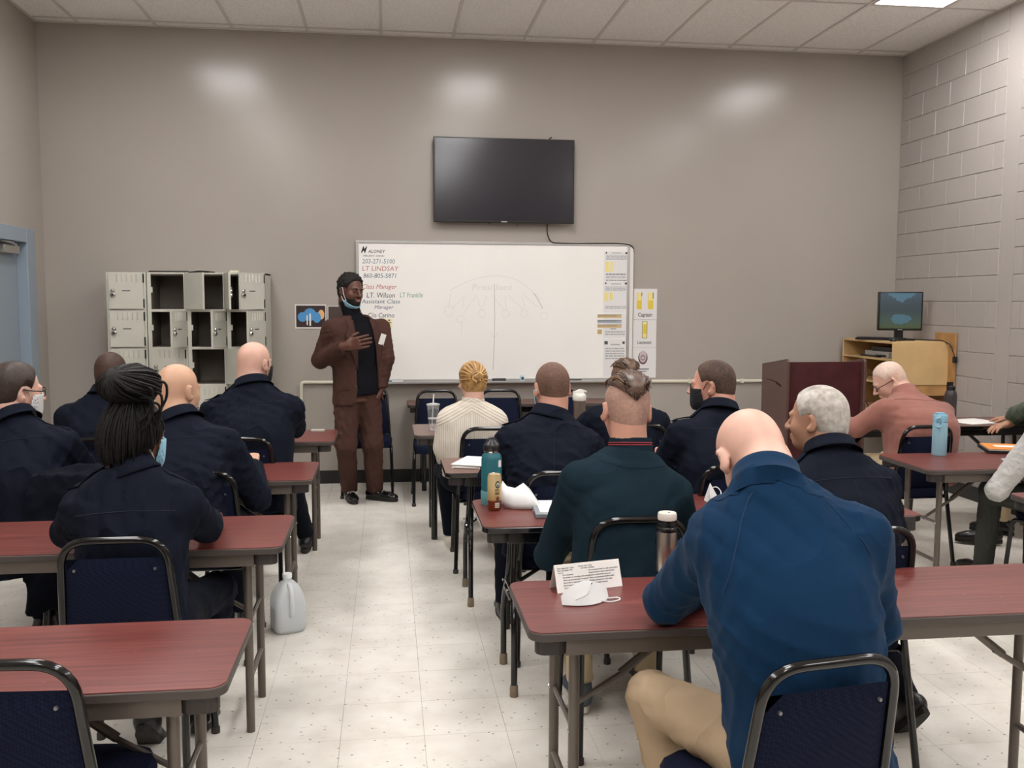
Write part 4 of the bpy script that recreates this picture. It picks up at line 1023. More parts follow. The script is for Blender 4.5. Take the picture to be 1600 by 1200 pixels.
def hand(p, W, d, n, curl, side, s_=1.):
    """distance field of a hand: wrist W, finger direction d, palm normal n, curl in radians"""
    d = np.array(d, float); d /= np.linalg.norm(d); n = np.array(n, float); n -= d*(n@d); n /= np.linalg.norm(n); x = np.cross(d, n)*side
    W = np.array(W, float); F = lambda a, b, c: W+(x*a+d*b+n*c)*s_
    f = rc(p, F(0, -.03, 0), F(0, .02, 0), .027*s_, .026*s_)
    for a in (-.028, -.010, .010, .028): f = smin(f, rc(p, F(a*.6, .015, 0), F(a, .088-abs(a)*.25, 0), .016*s_, .0125*s_), .012)
    for i, (a, l) in enumerate(((.031, .072), (.0105, .082), (-.011, .077), (-.031, .060))):
        b = F(a, .085-abs(a)*.25, 0); c = curl*(1+.12*i); th = 0
        for k, ll in enumerate((.45, .32, .23)):
            th += c*(.8 if k == 0 else 1.)
            e = b+(d*math.cos(th)+n*math.sin(th)+x*a*1.2)*l*ll*s_
            f = smin(f, rc(p, b, e, (.0092-.0006*k)*s_, (.0086-.0008*k)*s_), .003); b = e
    b = F(.022, .02, .004); e1 = F(.052, .052, .016); e2 = F(.060, .082, .026)
    f = smin(f, rc(p, b, e1, .014*s_, .011*s_), .012); f = smin(f, rc(p, e1, e2, .0105*s_, .0085*s_), .004)
    return f
def shoe(o, ank, ang, m, sole, pitch=0., boot=0.):
    """ankle point, heading of the toe; pitch lifts the heel"""
    A = np.array(ank, float); M = rotz(ang)@rotx(-pitch)
    hgt = .085
    def toq(p): return ((p-A)@M)
    def f(p):
        q = toq(p)
        d = rc(q, (0, -.045, -.035), (0, .12, -.050), .040, .036)
        d = smin(d, ell(q, (0, .145, -.052), (.043, .065, .030)), .03)
        d = smin(d, rc(q, (0, 0, -.02), (0, -.005, .03+boot), .043, .046), .03)
        return smax(smax(d, -(q[:, 2]+hgt-.022), .005), q[:, 2]-(.025+boot), .004)
    P = [A+M@np.array(c) for c in ((-.06, -.10, -.09), (.06, .22, .05+boot), (0, -.1, .05+boot), (0, .22, -.09))]
    s_ = grow('shoe', f, P, .03, .008, m, o.root)
    pr = [(.036*math.copysign(abs(math.cos(a))**.7, math.cos(a))*(1.15 if math.sin(a) > 0 else .95), .062+.145*math.copysign(abs(math.sin(a))**.8, math.sin(a))) for a in [k*2*math.pi/22 for k in range(22)]]
    Mx = Matrix([[*M[0], A[0]], [*M[1], A[1]], [*M[2], A[2]], [0, 0, 0, 1]])
    MB().prism(pr, -hgt, -hgt+.024, Mx).build('sole', sole, s_)
    return s_

def build_person(o, h=.011):
    D = dict(hrot=(0, 0, 0), neck=None, yaw=0., sw=.185, bulk=1., dep=1., hunch=.02, hs=1., hw=1., nw=1., seat=.55, armL=None, armR=None, kneeL=None, kneeR=None, ankL=None, ankR=None, shoeang=(0, 0), footpitch=(0, 0),
             pants=None, shirt=None, skin=None, shoes=None, sole=None, fold=.006, seed=1, slope=0., boot=.06, collar=True, seam=True, sleeve=1., nohead=False, handL=None, handR=None, hem=-.12, up=.34)
    for k, v in D.items():
        if not hasattr(o, k): setattr(o, k, v)
    o.pants = o.pants or CL_NAVYP; o.shirt = o.shirt or CL_NAVY; o.skin = o.skin or SK_TAN; o.shoes = o.shoes or M_LEATH; o.sole = o.sole or M_SOLE
    place_person(o); head_parts(o)
    P = V3(0, 0, o.seat); N = o.N.astype(np.float32); ax = N-P; Ln = float(np.linalg.norm(ax)); a = ax/Ln
    xv = V3(1, 0, 0); xv = xv-a*(xv@a); xv /= np.linalg.norm(xv); yv = np.cross(a, xv)
    b = o.bulk; tt = np.linspace(-.3, 1.1, 80)
    ts = [-.3, 0, .23, .46, .64, .75, .83, .91, 1.0, 1.1]
    hx = np.interp(tt, ts, [.17*b, .172*b, .162*b, .175*b, (o.sw+.0), (o.sw+.002), o.sw*.96, .148, .090, .065])
    hy = np.interp(tt, ts, [.12*b, .128*b, .125*b, .128*b, .122*b**.5, .108, .096, .086, .074, .06])*o.dep
    ker = np.ones(5)/5
    hx = np.convolve(np.pad(hx, 2, 'edge'), ker, 'valid'); hy = np.convolve(np.pad(hy, 2, 'edge'), ker, 'valid')
    ctr = lambda t: P+ax*np.asarray(t)[..., None]-yv*(o.hunch*4*np.clip(t, 0, 1)*(1-np.clip(t, 0, 1)))[..., None]
    def torso(p, grow_=0.):
        t = ((p-P)@a)/Ln
        c = p-ctr(t); X = c@xv; Y = c@yv
        wx = np.interp(t, tt, hx)+grow_; wy = np.interp(t, tt, hy)+grow_; e = 2.5
        q = ((np.abs(X)/wx)**e+(np.abs(Y)/wy)**e)**(1/e)
        d = (q-1)*np.minimum(wx, wy)
        return smax(smax(d, (t-1.0)*Ln, .02), (o.hem/.5-t)*Ln, .02)
    ts_ = .735-o.slope
    Sh = {}
    arms = {}
    for s, nm in ((-1, 'armL'), (1, 'armR')):
        S0 = ctr(np.array(ts_))+xv*s*o.sw*.97+yv*.015
        sp = getattr(o, nm)
        if sp is None:
            E = V3(s*(o.sw+.075), .16, max(.80, .76)); W_ = V3(s*.13, .36, .785)
        else:
            E, W_ = o.L(sp[0]), o.L(sp[1])
            if len(sp) > 2: S0 = o.L(sp[2])
        arms[s] = (S0, E, W_)
    sl = o.sleeve
    def sleeves(p, g_=0.):
        out = None
        for s in (-1, 1):
            S0, E, W_ = arms[s]
            u = (W_-E)/np.linalg.norm(W_-E)
            d = rc(p, S0, E, (.058+g_)*sl, (.049+g_)*sl)
            d2 = rc(p, E, W_+u*.03, (.049+g_)*sl, (.037+g_)*sl)
            d2 = smax(d2, (p-W_)@u-.0, .006)
            d = smin(d, d2, .02)
            out = d if out is None else np.minimum(out, d)
        return out
    nk0 = o.fromh((0, -.035, -.06)).astype(np.float32); nu = (nk0-N)/np.linalg.norm(nk0-N)
    def shirt(p):
        d = smin(torso(p), sleeves(p), .06)
        d = smin(d, smax(rc(p, N-a*.06, N+nu*.02, .092*o.nw, .066*o.nw), (p-N)@nu-.006, .006), .03)
        return d+folds(p, o.seed, o.fold)
    o.f_shirt = shirt; o.frame = (P, a, xv, yv, Ln, ctr)
    ex = [v for s in arms for v in arms[s]]+[P-V3(.2, .15, .1), N+V3(.1, .1, .02), P+V3(.2, .15, 0), N-V3(.1, .15, 0)]
    # skin: head, neck, core and both hands, one mesh
    parts = []
    if not o.nohead:
        c = o.fromh((0, 0, 0)); pts = np.array([c-.15, c+.15, N-.07, N+.06])
        parts.append(surfnet(o.f_head, pts.min(0), pts.max(0), .0055))
    def core(p):
        d = torso(p, -.03)
        for s in (-1, 1):
            S0, E, W_ = arms[s]; d = smin(d, np.minimum(rc(p, S0, E, .04, .032), rc(p, E, W_, .032, .026)), .02)
        return d
    E_ = np.array(ex); parts.append(surfnet(core, E_.min(0)-.06, E_.max(0)+.06, .018))
    for s, hd in ((-1, o.handL), (1, o.handR)):
        S0, E, W_ = arms[s]; u = (W_-E)/np.linalg.norm(W_-E)
        dd = dict(d=u, n=(0, 0, -1), curl=.35); hh = .006
        if hd: dd.update({k: v for k, v in hd.items()}); hh = .0035
        fh = lambda p: hand(p, W_+u*.02, dd['d'], dd['n'], dd['curl'], s)
        cc = W_+np.array(dd['d'])/np.linalg.norm(dd['d'])*.09
        parts.append(surfnet(fh, cc-.135, cc+.135, hh))
    link('body', np_mesh('body', parts, o.skin), o.root)
    o.shirt_ob = grow('shirt', shirt, ex, .09, h, o.shirt, o.root)
    # trousers
    kn = {}; an = {}
    for s, nk, na in ((-1, 'kneeL', 'ankL'), (1, 'kneeR', 'ankR')):
        kn[s] = o.L(getattr(o, nk)) if getattr(o, nk) is not None else V3(s*.13, .40, .525)
        an[s] = o.L(getattr(o, na)) if getattr(o, na) is not None else V3(s*.13, .40, .085)
    def pants(p):
        d = ell(p, P+V3(0, .01, -.015), (.178*b, .135*b, .10))
        for s in (-1, 1):
            hip = P+V3(s*.085*b, .02, -.01)
            u = (an[s]-kn[s])/np.linalg.norm(an[s]-kn[s])
            lg = smin(rc(p, hip, kn[s], .088*b, .066), smax(rc(p, kn[s], an[s]+u*.04, .064, .052), (p-an[s])@u+.005, .005), .02)
            d = smin(d, lg, .03)
        return d+folds(p, o.seed+50, .004)
    o.f_pants = pants
    ex2 = [P-V3(.2, .15, .13), P+V3(.2, .15, .1)]+list(kn.values())+list(an.values())
    grow('trousers', pants, ex2, .08, h*1.15, o.pants, o.root)
    for i, s in enumerate((-1, 1)): shoe(o, an[s], o.shoeang[i], o.shoes, o.sole, o.footpitch[i], o.boot)
    if o.collar:
        # standing fold-over collar round the neck
        v = []; f = []; n = 26
        nk = o.fromh((0, -.035, -.06)); na = nk-N; na = na/np.linalg.norm(na)
        cx_ = xv-na*(xv@na); cx_ /= np.linalg.norm(cx_); cy_ = np.cross(na, cx_)
        prof = [(.069, -.02), (.065, .026), (.067, .031), (.072, .027), (.083, -.010), (.094, -.026)]
        for i in range(n+1):
            th = R(-90)+R(-152)+R(304)*i/n
            for r_, z in prof:
                r_ = r_*o.nw
                v.append(N+(cx_*math.cos(th)*1.02+cy_*math.sin(th)*1.0)*r_+na*(z+.0)+yv*-.004)
        k = len(prof)
        for i in range(n):
            for j in range(k-1): f.append((i*k+j, (i+1)*k+j, (i+1)*k+j+1, i*k+j+1))
        c = MB().add(v, f).build('collar', o.shirt, o.root, smooth=True)
        md = c.modifiers.new('thick', 'SOLIDIFY'); md.thickness = .003
    return o
def seam(o, pts, m, r=.0016, name='seam'):
    """line across the back given as (x, t) along the torso"""
    P, a, xv, yv, Ln, ctr = o.frame
    q = [ctr(np.array(t))+xv*x for x, t in pts]
    w_ = drape(o.f_shirt, q, yv, .30, .0008)
    return MB().tube([tuple(p) for p in w_], r, 5).build(name, m, o.root, smooth=True)
M_SEAM = mat('navy_stitching', srgb(20, 25, 40), .9)
def uniform_details(o, centre=True, yoke=.78):
    n = 18; w_ = o.sw*.92
    seam(o, [(-w_+2*w_*i/n, yoke-.02*(abs(2*i/n-1))**2) for i in range(n+1)], M_SEAM, name='yoke_seam')
    if centre: seam(o, [(0.0, yoke-.02-.4*i/10) for i in range(11)], M_SEAM, .0012, 'centre_pleat')
    P, a, xv, yv, Ln, ctr = o.frame
    for s in (-1, 1):
        rows = []
        for i in range(8):
            u = i/7; x = s*(.085+(o.sw-.055)*u)
            for wdt in (-.019, .019): rows.append(ctr(np.array(.86))+xv*x+yv*(wdt*(1-.25*u if u > .5 else .8)+.005))
        q = drape(o.f_shirt, rows, -a, .35, .0045)
        st = MB().add([tuple(p) for p in q], [(2*i, 2*i+2, 2*i+3, 2*i+1) for i in range(7)]).build('shoulder_strap', o.shirt, o.root, smooth=True)
        md = st.modifiers.new('thick', 'SOLIDIFY'); md.thickness = .005
def maskpart(o, m, strap, side):
    def f(p):
        q = o.toh(p); d = np.abs(headf(q, o.hw, 1., 0.)*o.hs-.012)-.003
        zz = q[:, 2]
        d = smax(d, -(q[:, 1]-.028-.15*(zz+.06)), .004); d = smax(d, zz+.006-np.clip(.02*(1-np.abs(q[:, 0])/.03), 0, 1), .004)
        return smax(d, -(zz+.118), .004)
    c = o.fromh((0, .05, -.05)); mk = grow('face_mask', f, [c-.12, c+.12], 0, .005, m, o.root)
    for s in (-1, 1):
        pts = [o.fromh((s*.060*o.hw, .036, z0)) for z0 in (-.022,)]+[o.fromh((s*.080*o.hw, .008, .022)), o.fromh((s*.085*o.hw, -.016, .020)), o.fromh((s*.084*o.hw, -.026, -.006)), o.fromh((s*.078*o.hw, -.010, -.040)), o.fromh((s*.060*o.hw, .030, -.080))]
        MB().tube(pts, .0022, 5).build('ear_loop', strap, mk, smooth=True)
    return mk
def glasses(o, m, dz=0.):
    b = MB()
    for s in (-1, 1):
        b.tube([o.fromh((s*.070*o.hw, .092, .006+dz)), o.fromh((s*.080*o.hw, .04, .008+dz)), o.fromh((s*.083*o.hw, -.005, .012+dz)), o.fromh((s*.083*o.hw, -.022, -.004+dz))], .0026, 6)
        b.tube([o.fromh((s*(.034+.027*math.cos(k*.5236)), .106-.010*abs(math.cos(k*.5236)), .002+.020*math.sin(k*.5236)+dz)) for k in range(12)], .0022, 5, closed=True)
    b.tube([o.fromh((-.008, .113, .006+dz)), o.fromh((.008, .113, .006+dz))], .0022, 5)
    return b.build('glasses', m, o.root, smooth=True)
def P_(label, head, pel, **kw):
    o = Person(); o.label = label; o.head = np.array(head, float); o.pel = np.array(pel, float)
    for k, v in kw.items(): setattr(o, k, v)
    return o
def strands(o, roots, tips, mids, r, m, name, n=9, jit=.003, parent=None, seed=3):
    """tufts running root -> mid -> tip given in head space"""
    if isinstance(m, (list, tuple)):
        k = len(m)
        return [strands(o, roots[i::k], tips[i::k], mids[i::k], r, m[i], name, n, jit, parent, seed+i) for i in range(k)]
    r_ = np.random.RandomState(seed); b = MB()
    for a_, c_, d_ in zip(roots, mids, tips):
        a_, c_, d_ = (np.array(x)+r_.normal(size=3)*jit for x in (a_, c_, d_))
        pts = [o.fromh(a_*(1-t)**2+2*c_*t*(1-t)+d_*t*t) for t in np.linspace(0, 1, n)]
        b.tube(pts, [r*o.hs*(1-.55*abs(2*t-1)**3) for t in np.linspace(0, 1, n)], 5)
    return tag(b.build(name, m, parent or o.root, smooth=True), kind='stuff')
# ------------------------------------------------------------------ the seated class
X_ = lambda px, py, Y: float(at(px, py, Y)[0])
# bright blue pullover, bent over the near table
o = P_('man in a bright blue pullover and khaki trousers bent over writing at the near table', at(1176, 716, 2.30), (X_(1262, 1100, 2.0), 2.0), hrot=(R(-2), R(50), R(-7)), neck=at(1198, 752, 2.13), sw=.200, hunch=.04, bulk=1.1, dep=1.05, up=.0,
       armL=(at_z(1040, 940, .785), at_z(1130, 905, .765), at(1122, 838, 2.13)), armR=(at(1368, 975, 2.16), at_z(1335, 890, .775), at(1345, 838, 2.06)), sleeve=1.13, fold=.0045, seed=11,
       shirt=CL_BLUE, pants=CL_KHAKI, skin=SK_PINK, collar=False, hw=1.05, hs=1.02, nw=.97, hem=-.16, kneeL=(.69, 2.36, .545), ankL=(.78, 2.30, .085), kneeR=(1.16, 2.42, .54), ankR=(1.15, 2.40, .085), shoes=M_LEATH, boot=0.)
build_person(o, .0095); B_ = o
def ribcollar(o, m, r0=.070, hgt=.045, name='collar', lean=0., stripe=None, n=40):
    P, a, xv, yv, Ln, ctr = o.frame; nk = o.fromh((0, -.035, -.06)); na = nk-o.N; na = na/np.linalg.norm(na); na = na*.55+a*.45; na /= np.linalg.norm(na)
    cx_ = xv-na*(xv@na); cx_ /= np.linalg.norm(cx_); cy_ = np.cross(na, cx_)
    prof = [(1.55, -.06), (1.38, -.04), (1.24, -.022), (1.14, -.004), (1.07, hgt*.5), (1.06, hgt*.9), (1.02, hgt), (.95, hgt*.95), (.93, 0)]
    v = []; f = []; k = len(prof)
    for i in range(n):
        th = 2*math.pi*i/n
        for j, (rr, z) in enumerate(prof):
            wob = 1+(.012 if i % 2 and 3 <= j <= 6 and stripe else 0)
            v.append(o.N+(cx_*math.cos(th)+cy_*math.sin(th))*r0*rr*wob+na*(z-.006-(.02*max(0, math.sin(th)) if j >= 3 else .0)))
    for i in range(n):
        for j in range(k-1): f.append((i*k+j, ((i+1) % n)*k+j, ((i+1) % n)*k+j+1, i*k+j+1))
    V = np.array(v, np.float32); low = np.array([i*k+j for i in range(n) for j in range(2)])
    q = V[low]; eps = .004
    for _ in range(12):
        d = o.f_shirt(q); g_ = np.stack([o.f_shirt(q+np.eye(3, dtype=np.float32)[c_]*eps)-d for c_ in range(3)], 1)/eps
        g_ /= np.maximum(np.linalg.norm(g_, axis=1, keepdims=True), 1e-3); q = q-g_*np.clip(d-.0015, -.03, .03)[:, None]*.7
    V[low] = q; v = [tuple(p) for p in V]
    c = MB().add(v, f).build(name, m, o.root, smooth=True, angle=60)
    if stripe:
        for z in (hgt*.50, hgt*.66):
            MB().tube([o.N+(cx_*math.cos(t_)+cy_*math.sin(t_))*r0*1.083+na*(z-.008-.02*max(0, math.sin(t_))) for t_ in [2*math.pi*i/n for i in range(n)]], .0021, 5, closed=True).build('collar_stripe', stripe, c, smooth=True)
    return c
ribcollar(B_, CL_BLUE, .076, .036)
for s in (-1, 1): seam(B_, [(s*(.07+.115*i/10), .97-.34*(i/10)**1.3) for i in range(11)], mat('blue_seam', srgb(20, 48, 80), .9), .0014, 'raglan_seam')

# dark teal pullover with swept hair
o = P_('man in a dark teal pullover with a red-striped collar and shaved sides', at(978, 642, 3.32), (X_(958, 900, 3.17), 3.17), hrot=(R(2), R(4), R(3)), neck=at(985, 706, 3.27), up=.12, sw=.185, hunch=.03, bulk=1.02, sleeve=1.12,
       armL=(at(858, 868, 3.42), (.80, 3.62, .785)), armR=(at(1078, 860, 3.42), (1.02, 3.62, .785)), shirt=CL_TEAL, pants=CL_BEIGE, skin=SK_RUDDY, collar=False, seed=21, fold=.0035, kneeL=(.72, 3.60, .53), ankL=(.74, 3.52, .095), kneeR=(1.0, 3.60, .53), ankR=(1.04, 3.62, .095),
       shoes=mat('slate_mesh_shoe', srgb(74, 82, 92), .8), sole=M_SOLEW, boot=-.01, hs=1.03)
build_person(o, .0105); T_ = o
ribcollar(T_, CL_TEAL, .072, .048, stripe=mat('red_trim', srgb(150, 48, 56), .8))
hairshell(T_, H_STUB, .0025)
def swept(o, m, n, back, seed, spread=.05, side=0.):
    r_ = np.random.RandomState(seed); ro, mi, ti = [], [], []
    for i in range(n):
        x = r_.uniform(-spread, spread); y0 = r_.uniform(-.03, .075)
        ro.append((x, y0, .138-.4*max(0, y0-.02)-x*x*9)); mi.append((x*1.05+side*.6, y0-.055, .168-x*x*9)); ti.append((x*.7+side, -.112-r_.uniform(0, .010), back+r_.uniform(-.006, .03)+abs(x)*.6))
    def cap(p):
        q = o.toh(p); d = ell(q, (0, -.020, .084), (.074, .106, .060)); return smax(d, (back-.002+np.abs(q[:, 0])*.7-q[:, 2])*.7, .01)*o.hs
    c = o.fromh((0, -.02, .09)); cp = grow('top_hair', cap, [c-.13, c+.13], 0, .0055, m, o.root)
    return strands(o, ro, ti, mi, .0023, [m, H_TP1, m, H_TP3], 'swept_hair', 9, .0025, parent=cp, seed=seed)
swept(T_, H_TOPD, 460, .044, 5, .066)

# grey-haired man
o = P_('grey-haired man in a navy uniform shirt looking left', at(1277, 656, 3.27), (X_(1318, 880, 3.10), 3.10), yaw=R(6), hrot=(R(42), R(2), 0), neck=at(1296, 712, 3.20), sw=.195, bulk=1.16, dep=1.1, sleeve=1.12, hunch=.035,
       armR=(at(1392, 828, 3.28), (1.86, 3.55, .785)), armL=(at(1205, 830, 3.35), (1.45, 3.58, .785)), skin=SK_OLIVE, seed=31, hw=1.05, nw=1.15, kneeR=(1.80, 3.44, .53), ankR=(1.90, 3.16, .12), footpitch=(0, R(48)), kneeL=(1.52, 3.46, .53), ankL=(1.5, 3.5, .085))
build_person(o); uniform_details(o, True, .80); hairshell(o, H_GREY, .007, line=-.004)
# cropped-hair man in the middle
o = P_('man with cropped brown hair and pale blue mask seated behind the teal bottle', at(862, 607, 4.38), (X_(852, 780, 4.18), 4.18), hrot=(R(8), R(3), 0), neck=at(858, 655, 4.33), sw=.198, bulk=1.1, hunch=.03, sleeve=1.1, armL=(at(765, 745, 4.45), (.70, 4.70, .785)), armR=(at(935, 745, 4.45), (.96, 4.70, .785)), skin=SK_RUDDY, seed=41, nw=1.1)
build_person(o); uniform_details(o, True, .80); hairshell(o, H_BUZZB, .0035); maskpart(o, M_MASKB, M_MASK, -1)
# man turning his head beside the lectern
o = P_('man in navy uniform with dark cropped hair and black mask, turned left beside the lectern', at(1113, 603, 4.38), (X_(1120, 790, 4.2), 4.2), yaw=R(8), hrot=(R(58), R(2), 0), neck=at(1122, 648, 4.32), sw=.215, bulk=1.2, hunch=.03, sleeve=1.12, armL=(at(1020, 755, 4.45), (1.40, 4.70, .785)), armR=(at(1205, 760, 4.45), (1.72, 4.70, .785)), skin=SK_RUDDY, seed=51, nw=1.12)
build_person(o); uniform_details(o, True, .80); hairshell(o, H_BUZZD, .005); maskpart(o, M_MASKK, M_MASKK, -1)
# white knit sweater
o = P_('person in a cream chevron-knit sweater with a honey blond bun', at(738, 597, 5.62), (X_(735, 720, 5.58), 5.58), hrot=(R(10), R(4), 0), neck=at(738, 634, 5.58), sw=.155, bulk=1.02, dep=.95, hunch=.015, sleeve=1.12, armL=(at(692, 700, 5.60), (.34, 5.86, .60)), armR=(at(785, 700, 5.60), (.62, 5.95, .785)), shirt=CL_KNIT, hem=-.015, pants=CL_NAVYP, skin=SK_PINK, collar=False, hs=.95, nw=.85, seed=61, fold=.002, shoes=mat('cream_canvas_shoe', srgb(212, 202, 188), .8), sole=M_SOLEW, boot=-.02, ankL=(.40, 5.98, .085), ankR=(.68, 5.9, .085))
build_person(o, .011); ribcollar(o, CL_KNIT, .064, .03)
hairshell(o, H_BLOND, .012, lambda q: ell(q, (0, -.108, .030), (.036, .032, .036)))
ro, mi, ti = [], [], []
rs = np.random.RandomState(4)
for i in range(90):
    th = 2*math.pi*i/90; ro.append((.088*math.cos(th), -.01+.02*math.sin(th*2), .03+.098*math.sin(th))); mi.append((.096*math.cos(th), -.102, .035+.098*math.sin(th))); ti.append((.012*math.cos(th), -.118, .030+.012*math.sin(th)))
strands(o, ro, ti, mi, .0042, [H_BLOND, H_BL1, H_BLOND, H_BL3], 'pulled_back_hair', 8, .003)
ro, mi, ti = [], [], []
for i in range(34):
    th = 2*math.pi*i/34+rs.uniform(0, .3); r0 = rs.uniform(.016, .036)
    ro.append((r0*math.cos(th), -.118, .030+r0*math.sin(th))); mi.append((1.25*r0*math.cos(th+.8), -.158+r0*.5, .030+1.25*r0*math.sin(th+.8))); ti.append((r0*math.cos(th+1.7), -.118, .030+r0*math.sin(th+1.7)))
strands(o, ro, ti, mi, .0052, [H_BLOND, H_BL1, H_BL3], 'hair_bun', 8, .003)
# man hidden behind the teal pullover
o = P_('person with swept brown hair, mostly hidden by the teal pullover man', at(975, 596, 5.66), (X_(978, 730, 5.5), 5.5), hrot=(R(12), R(2), 0), neck=at(982, 632, 5.60), sw=.205, bulk=1.05, armR=(at(1050, 705, 5.7), (1.66, 5.98, .785)), skin=SK_TAN, seed=71, sleeve=1.08)
build_person(o, .013); hairshell(o, H_BUZZB, .004); swept(o, H_TOPB, 300, .05, 9, .066, .0)
# braided hair
o = P_('person in navy uniform with black braids piled in a high bun, wearing a mask', at(212, 682, 3.23), (X_(213, 900, 3.14), 3.14), hrot=(R(-32), R(4), 0), neck=at(212, 738, 3.19), sw=.165, bulk=.98, hunch=.02, sleeve=1.15, armR=(at(322, 822, 3.36), (-.66, 3.55, .785)), armL=(at(108, 830, 3.34), (-.95, 3.55, .785)), skin=SK_BROWN, seed=81, hs=.97, nw=.9,
       ankR=(-.70, 3.52, .085), ankL=(-.86, 3.40, .115), footpitch=(R(40), R(15)), kneeR=(-.63, 3.50, .53))
build_person(o, .010); uniform_details(o, False, .74)
def braids(o):
    base = hairshell(o, H_BRAID, .012, line=-.012)
    rs = np.random.RandomState(8); ro, mi, ti = [], [], []
    for i in range(110):
        u = rs.uniform(-1, 1); th = u*2.15  # around the back, 0 = nape
        x, y = .088*math.sin(th), -.016-.106*math.cos(th)
        z0 = -.098+.10*(abs(u)**2.2)+rs.uniform(0, .02)
        f_ = rs.uniform(.85, 1.)
        ro.append((x*.92, y*.95, z0)); mi.append((x*1.36, y*1.36, .03)); ti.append((x*.55, y*.40-.02, .128+rs.uniform(-.012, .012)))
    strands(o, ro, ti, mi, .0050, H_BRAID, 'braid', 11, .004, base)
    # the bun: braids wound from its crown over the bulge
    def bun(q): return ell(q, (-.004, -.03, .178), (.098, .092, .064))
    def fb(p): return bun(o.toh(p))*o.hs
    c = o.fromh((0, -.03, .178)); bn = grow('braid_bun', fb, [c-.13, c+.13], 0, .009, H_BRAID, o.root)
    b = MB(); Rx = rotx(R(52)); pole = Rx@np.array([0, 0, 1.]); top = np.array([-.004, -.03, .178])+pole*np.array([.1, .094, .066])*.92
    for i in range(84):
        th0 = 2*math.pi*i/84+rs.uniform(-.05, .05); tw = rs.uniform(.5, 1.0); pts = []
        r0 = rs.uniform(.0042, .0056); bump_ = rs.uniform(-.03, .09)
        for k in range(12):
            t = k/11; ph = .12+t*2.2; th = th0+tw*t
            dr = Rx@np.array([math.cos(th)*math.sin(ph), math.sin(th)*math.sin(ph), math.cos(ph)])
            e_ = np.array([.1, .094, .066])*dr*(1+bump_)+np.array([-.004, -.03, .178])
            w_ = max(0, 1-t*2.2); e_ = e_*(1-w_*.7)+top*w_*.7-pole*.010*w_*w_
            pts.append(o.fromh(e_))
        b.tube(pts, [r0*(1+.13*(k % 2)) for k in range(12)], 5)
    for i in range(5):
        z = .12+.018*i; y1 = rs.uniform(-.05, .03); b.tube(arc_path([o.fromh((.08, y1-.02, z)), o.fromh((.105+rs.uniform(0, .012), y1, z)), o.fromh((.112, y1+.01, z-.05)), o.fromh((.098, y1-.01, z-.10)), o.fromh((.075, y1-.02, z-.12))], .05, 4), .0046, 5)
    tag(b.build('bun_braid', H_BRAID, bn, smooth=True), kind='stuff')
braids(o); maskpart(o, M_MASKB, M_MASK, 1)
# glasses man at the left edge
o = P_('man in navy uniform with dark hair, glasses and white mask at the left edge', at(26, 612, 4.34), (X_(46, 800, 4.2), 4.2), yaw=R(-4), hrot=(R(-48), R(4), 0), neck=at(28, 664, 4.28), sw=.205, bulk=1.2, dep=1.1, hunch=.03, sleeve=1.15, armR=(at(140, 745, 4.45), (-1.15, 4.68, .785)), skin=SK_PINK, seed=91, nw=1.15, hw=1.04)
build_person(o); hairshell(o, H_DARK, .012); maskpart(o, M_MASK, M_MASK, 1); glasses(o, M_FRAME); uniform_details(o, False, .82)
# bald man, third left table
o = P_('bald man in navy uniform at the third left table, looking right', at(279, 611, 4.40), (X_(292, 790, 4.2), 4.2), hrot=(R(-35), R(3), 0), neck=at(284, 664, 4.33), sw=.205, bulk=1.2, dep=1.1, hunch=.04, sleeve=1.22, armR=(at(402, 778, 4.42), (-.66, 4.68, .785)), armL=(at(180, 770, 4.42), (-1.0, 4.68, .785)), skin=SK_TAN, seed=101, nw=1.15, hw=1.04)
build_person(o); uniform_details(o, False, .80)
# person before the lockers at the left
o = P_('person in navy with a tight dark fade, left of the braided bun', at(174, 585, 5.50), (X_(160, 740, 5.38), 5.38), hrot=(R(-12), R(6), 0), neck=at(166, 618, 5.44), sw=.205, bulk=1.1, armL=(at(100, 705, 5.6), (-1.66, 5.86, .785)), skin=SK_BROWN, seed=111, sleeve=1.1, hunch=.04)
build_person(o, .013); hairshell(o, H_FADE, .003)
# bald man closest to the lockers
o = P_('broad bald man in navy uniform with black ear loops closest to the lockers', at(398, 569, 5.50), (X_(398, 720, 5.32), 5.32), hrot=(R(-32), R(2), 0), neck=at(396, 606, 5.44), sw=.225, bulk=1.3, dep=1.15, hunch=.03, sleeve=1.15, armR=(at(462, 668, 5.66), (-.62, 5.95, .785)), armL=(at(322, 690, 5.58), (-.98, 5.9, .785)), skin=SK_PINK, seed=121, nw=1.22, hw=1.08, hs=1.03, kneeR=(-.60, 5.80, .54), ankR=(-.53, 6.02, .095), kneeL=(-.95, 5.75, .53))
build_person(o, .012); uniform_details(o, True, .80); maskpart(o, M_MASKK, M_MASKK, 1)
# dusty pink pullover
o = P_('white-haired man in a dusty pink pullover and glasses, leaning over the table', at(1389, 596, 5.74), (X_(1432, 730, 5.48), 5.48), yaw=R(14), hrot=(R(74), R(30), 0), neck=at(1416, 622, 5.62), sw=.235, bulk=1.34, dep=1.12, hunch=.085, sleeve=1.25, armL=(at_z(1338, 668, .80), (3.05, 6.22, .78)), armR=(at(1478, 690, 5.75), (3.62, 6.1, .785)), shirt=CL_PINK, pants=CL_BEIGE, skin=SK_PINK, collar=False, seed=131, fold=.003, nw=1.15, boot=0., shoes=mat('tan_shoe', srgb(150, 132, 108), .7))
build_person(o, .0115); ribcollar(o, CL_PINK, .076, .04); hairshell(o, H_WHITE, .005, line=.004); glasses(o, M_FRAME)
seam(o, [(-.2+.4*i/16, .86-.02*math.cos(3*(i/16-.5))) for i in range(17)], mat('rose_seam', srgb(128, 80, 74), .9), .0018, 'yoke_seam')
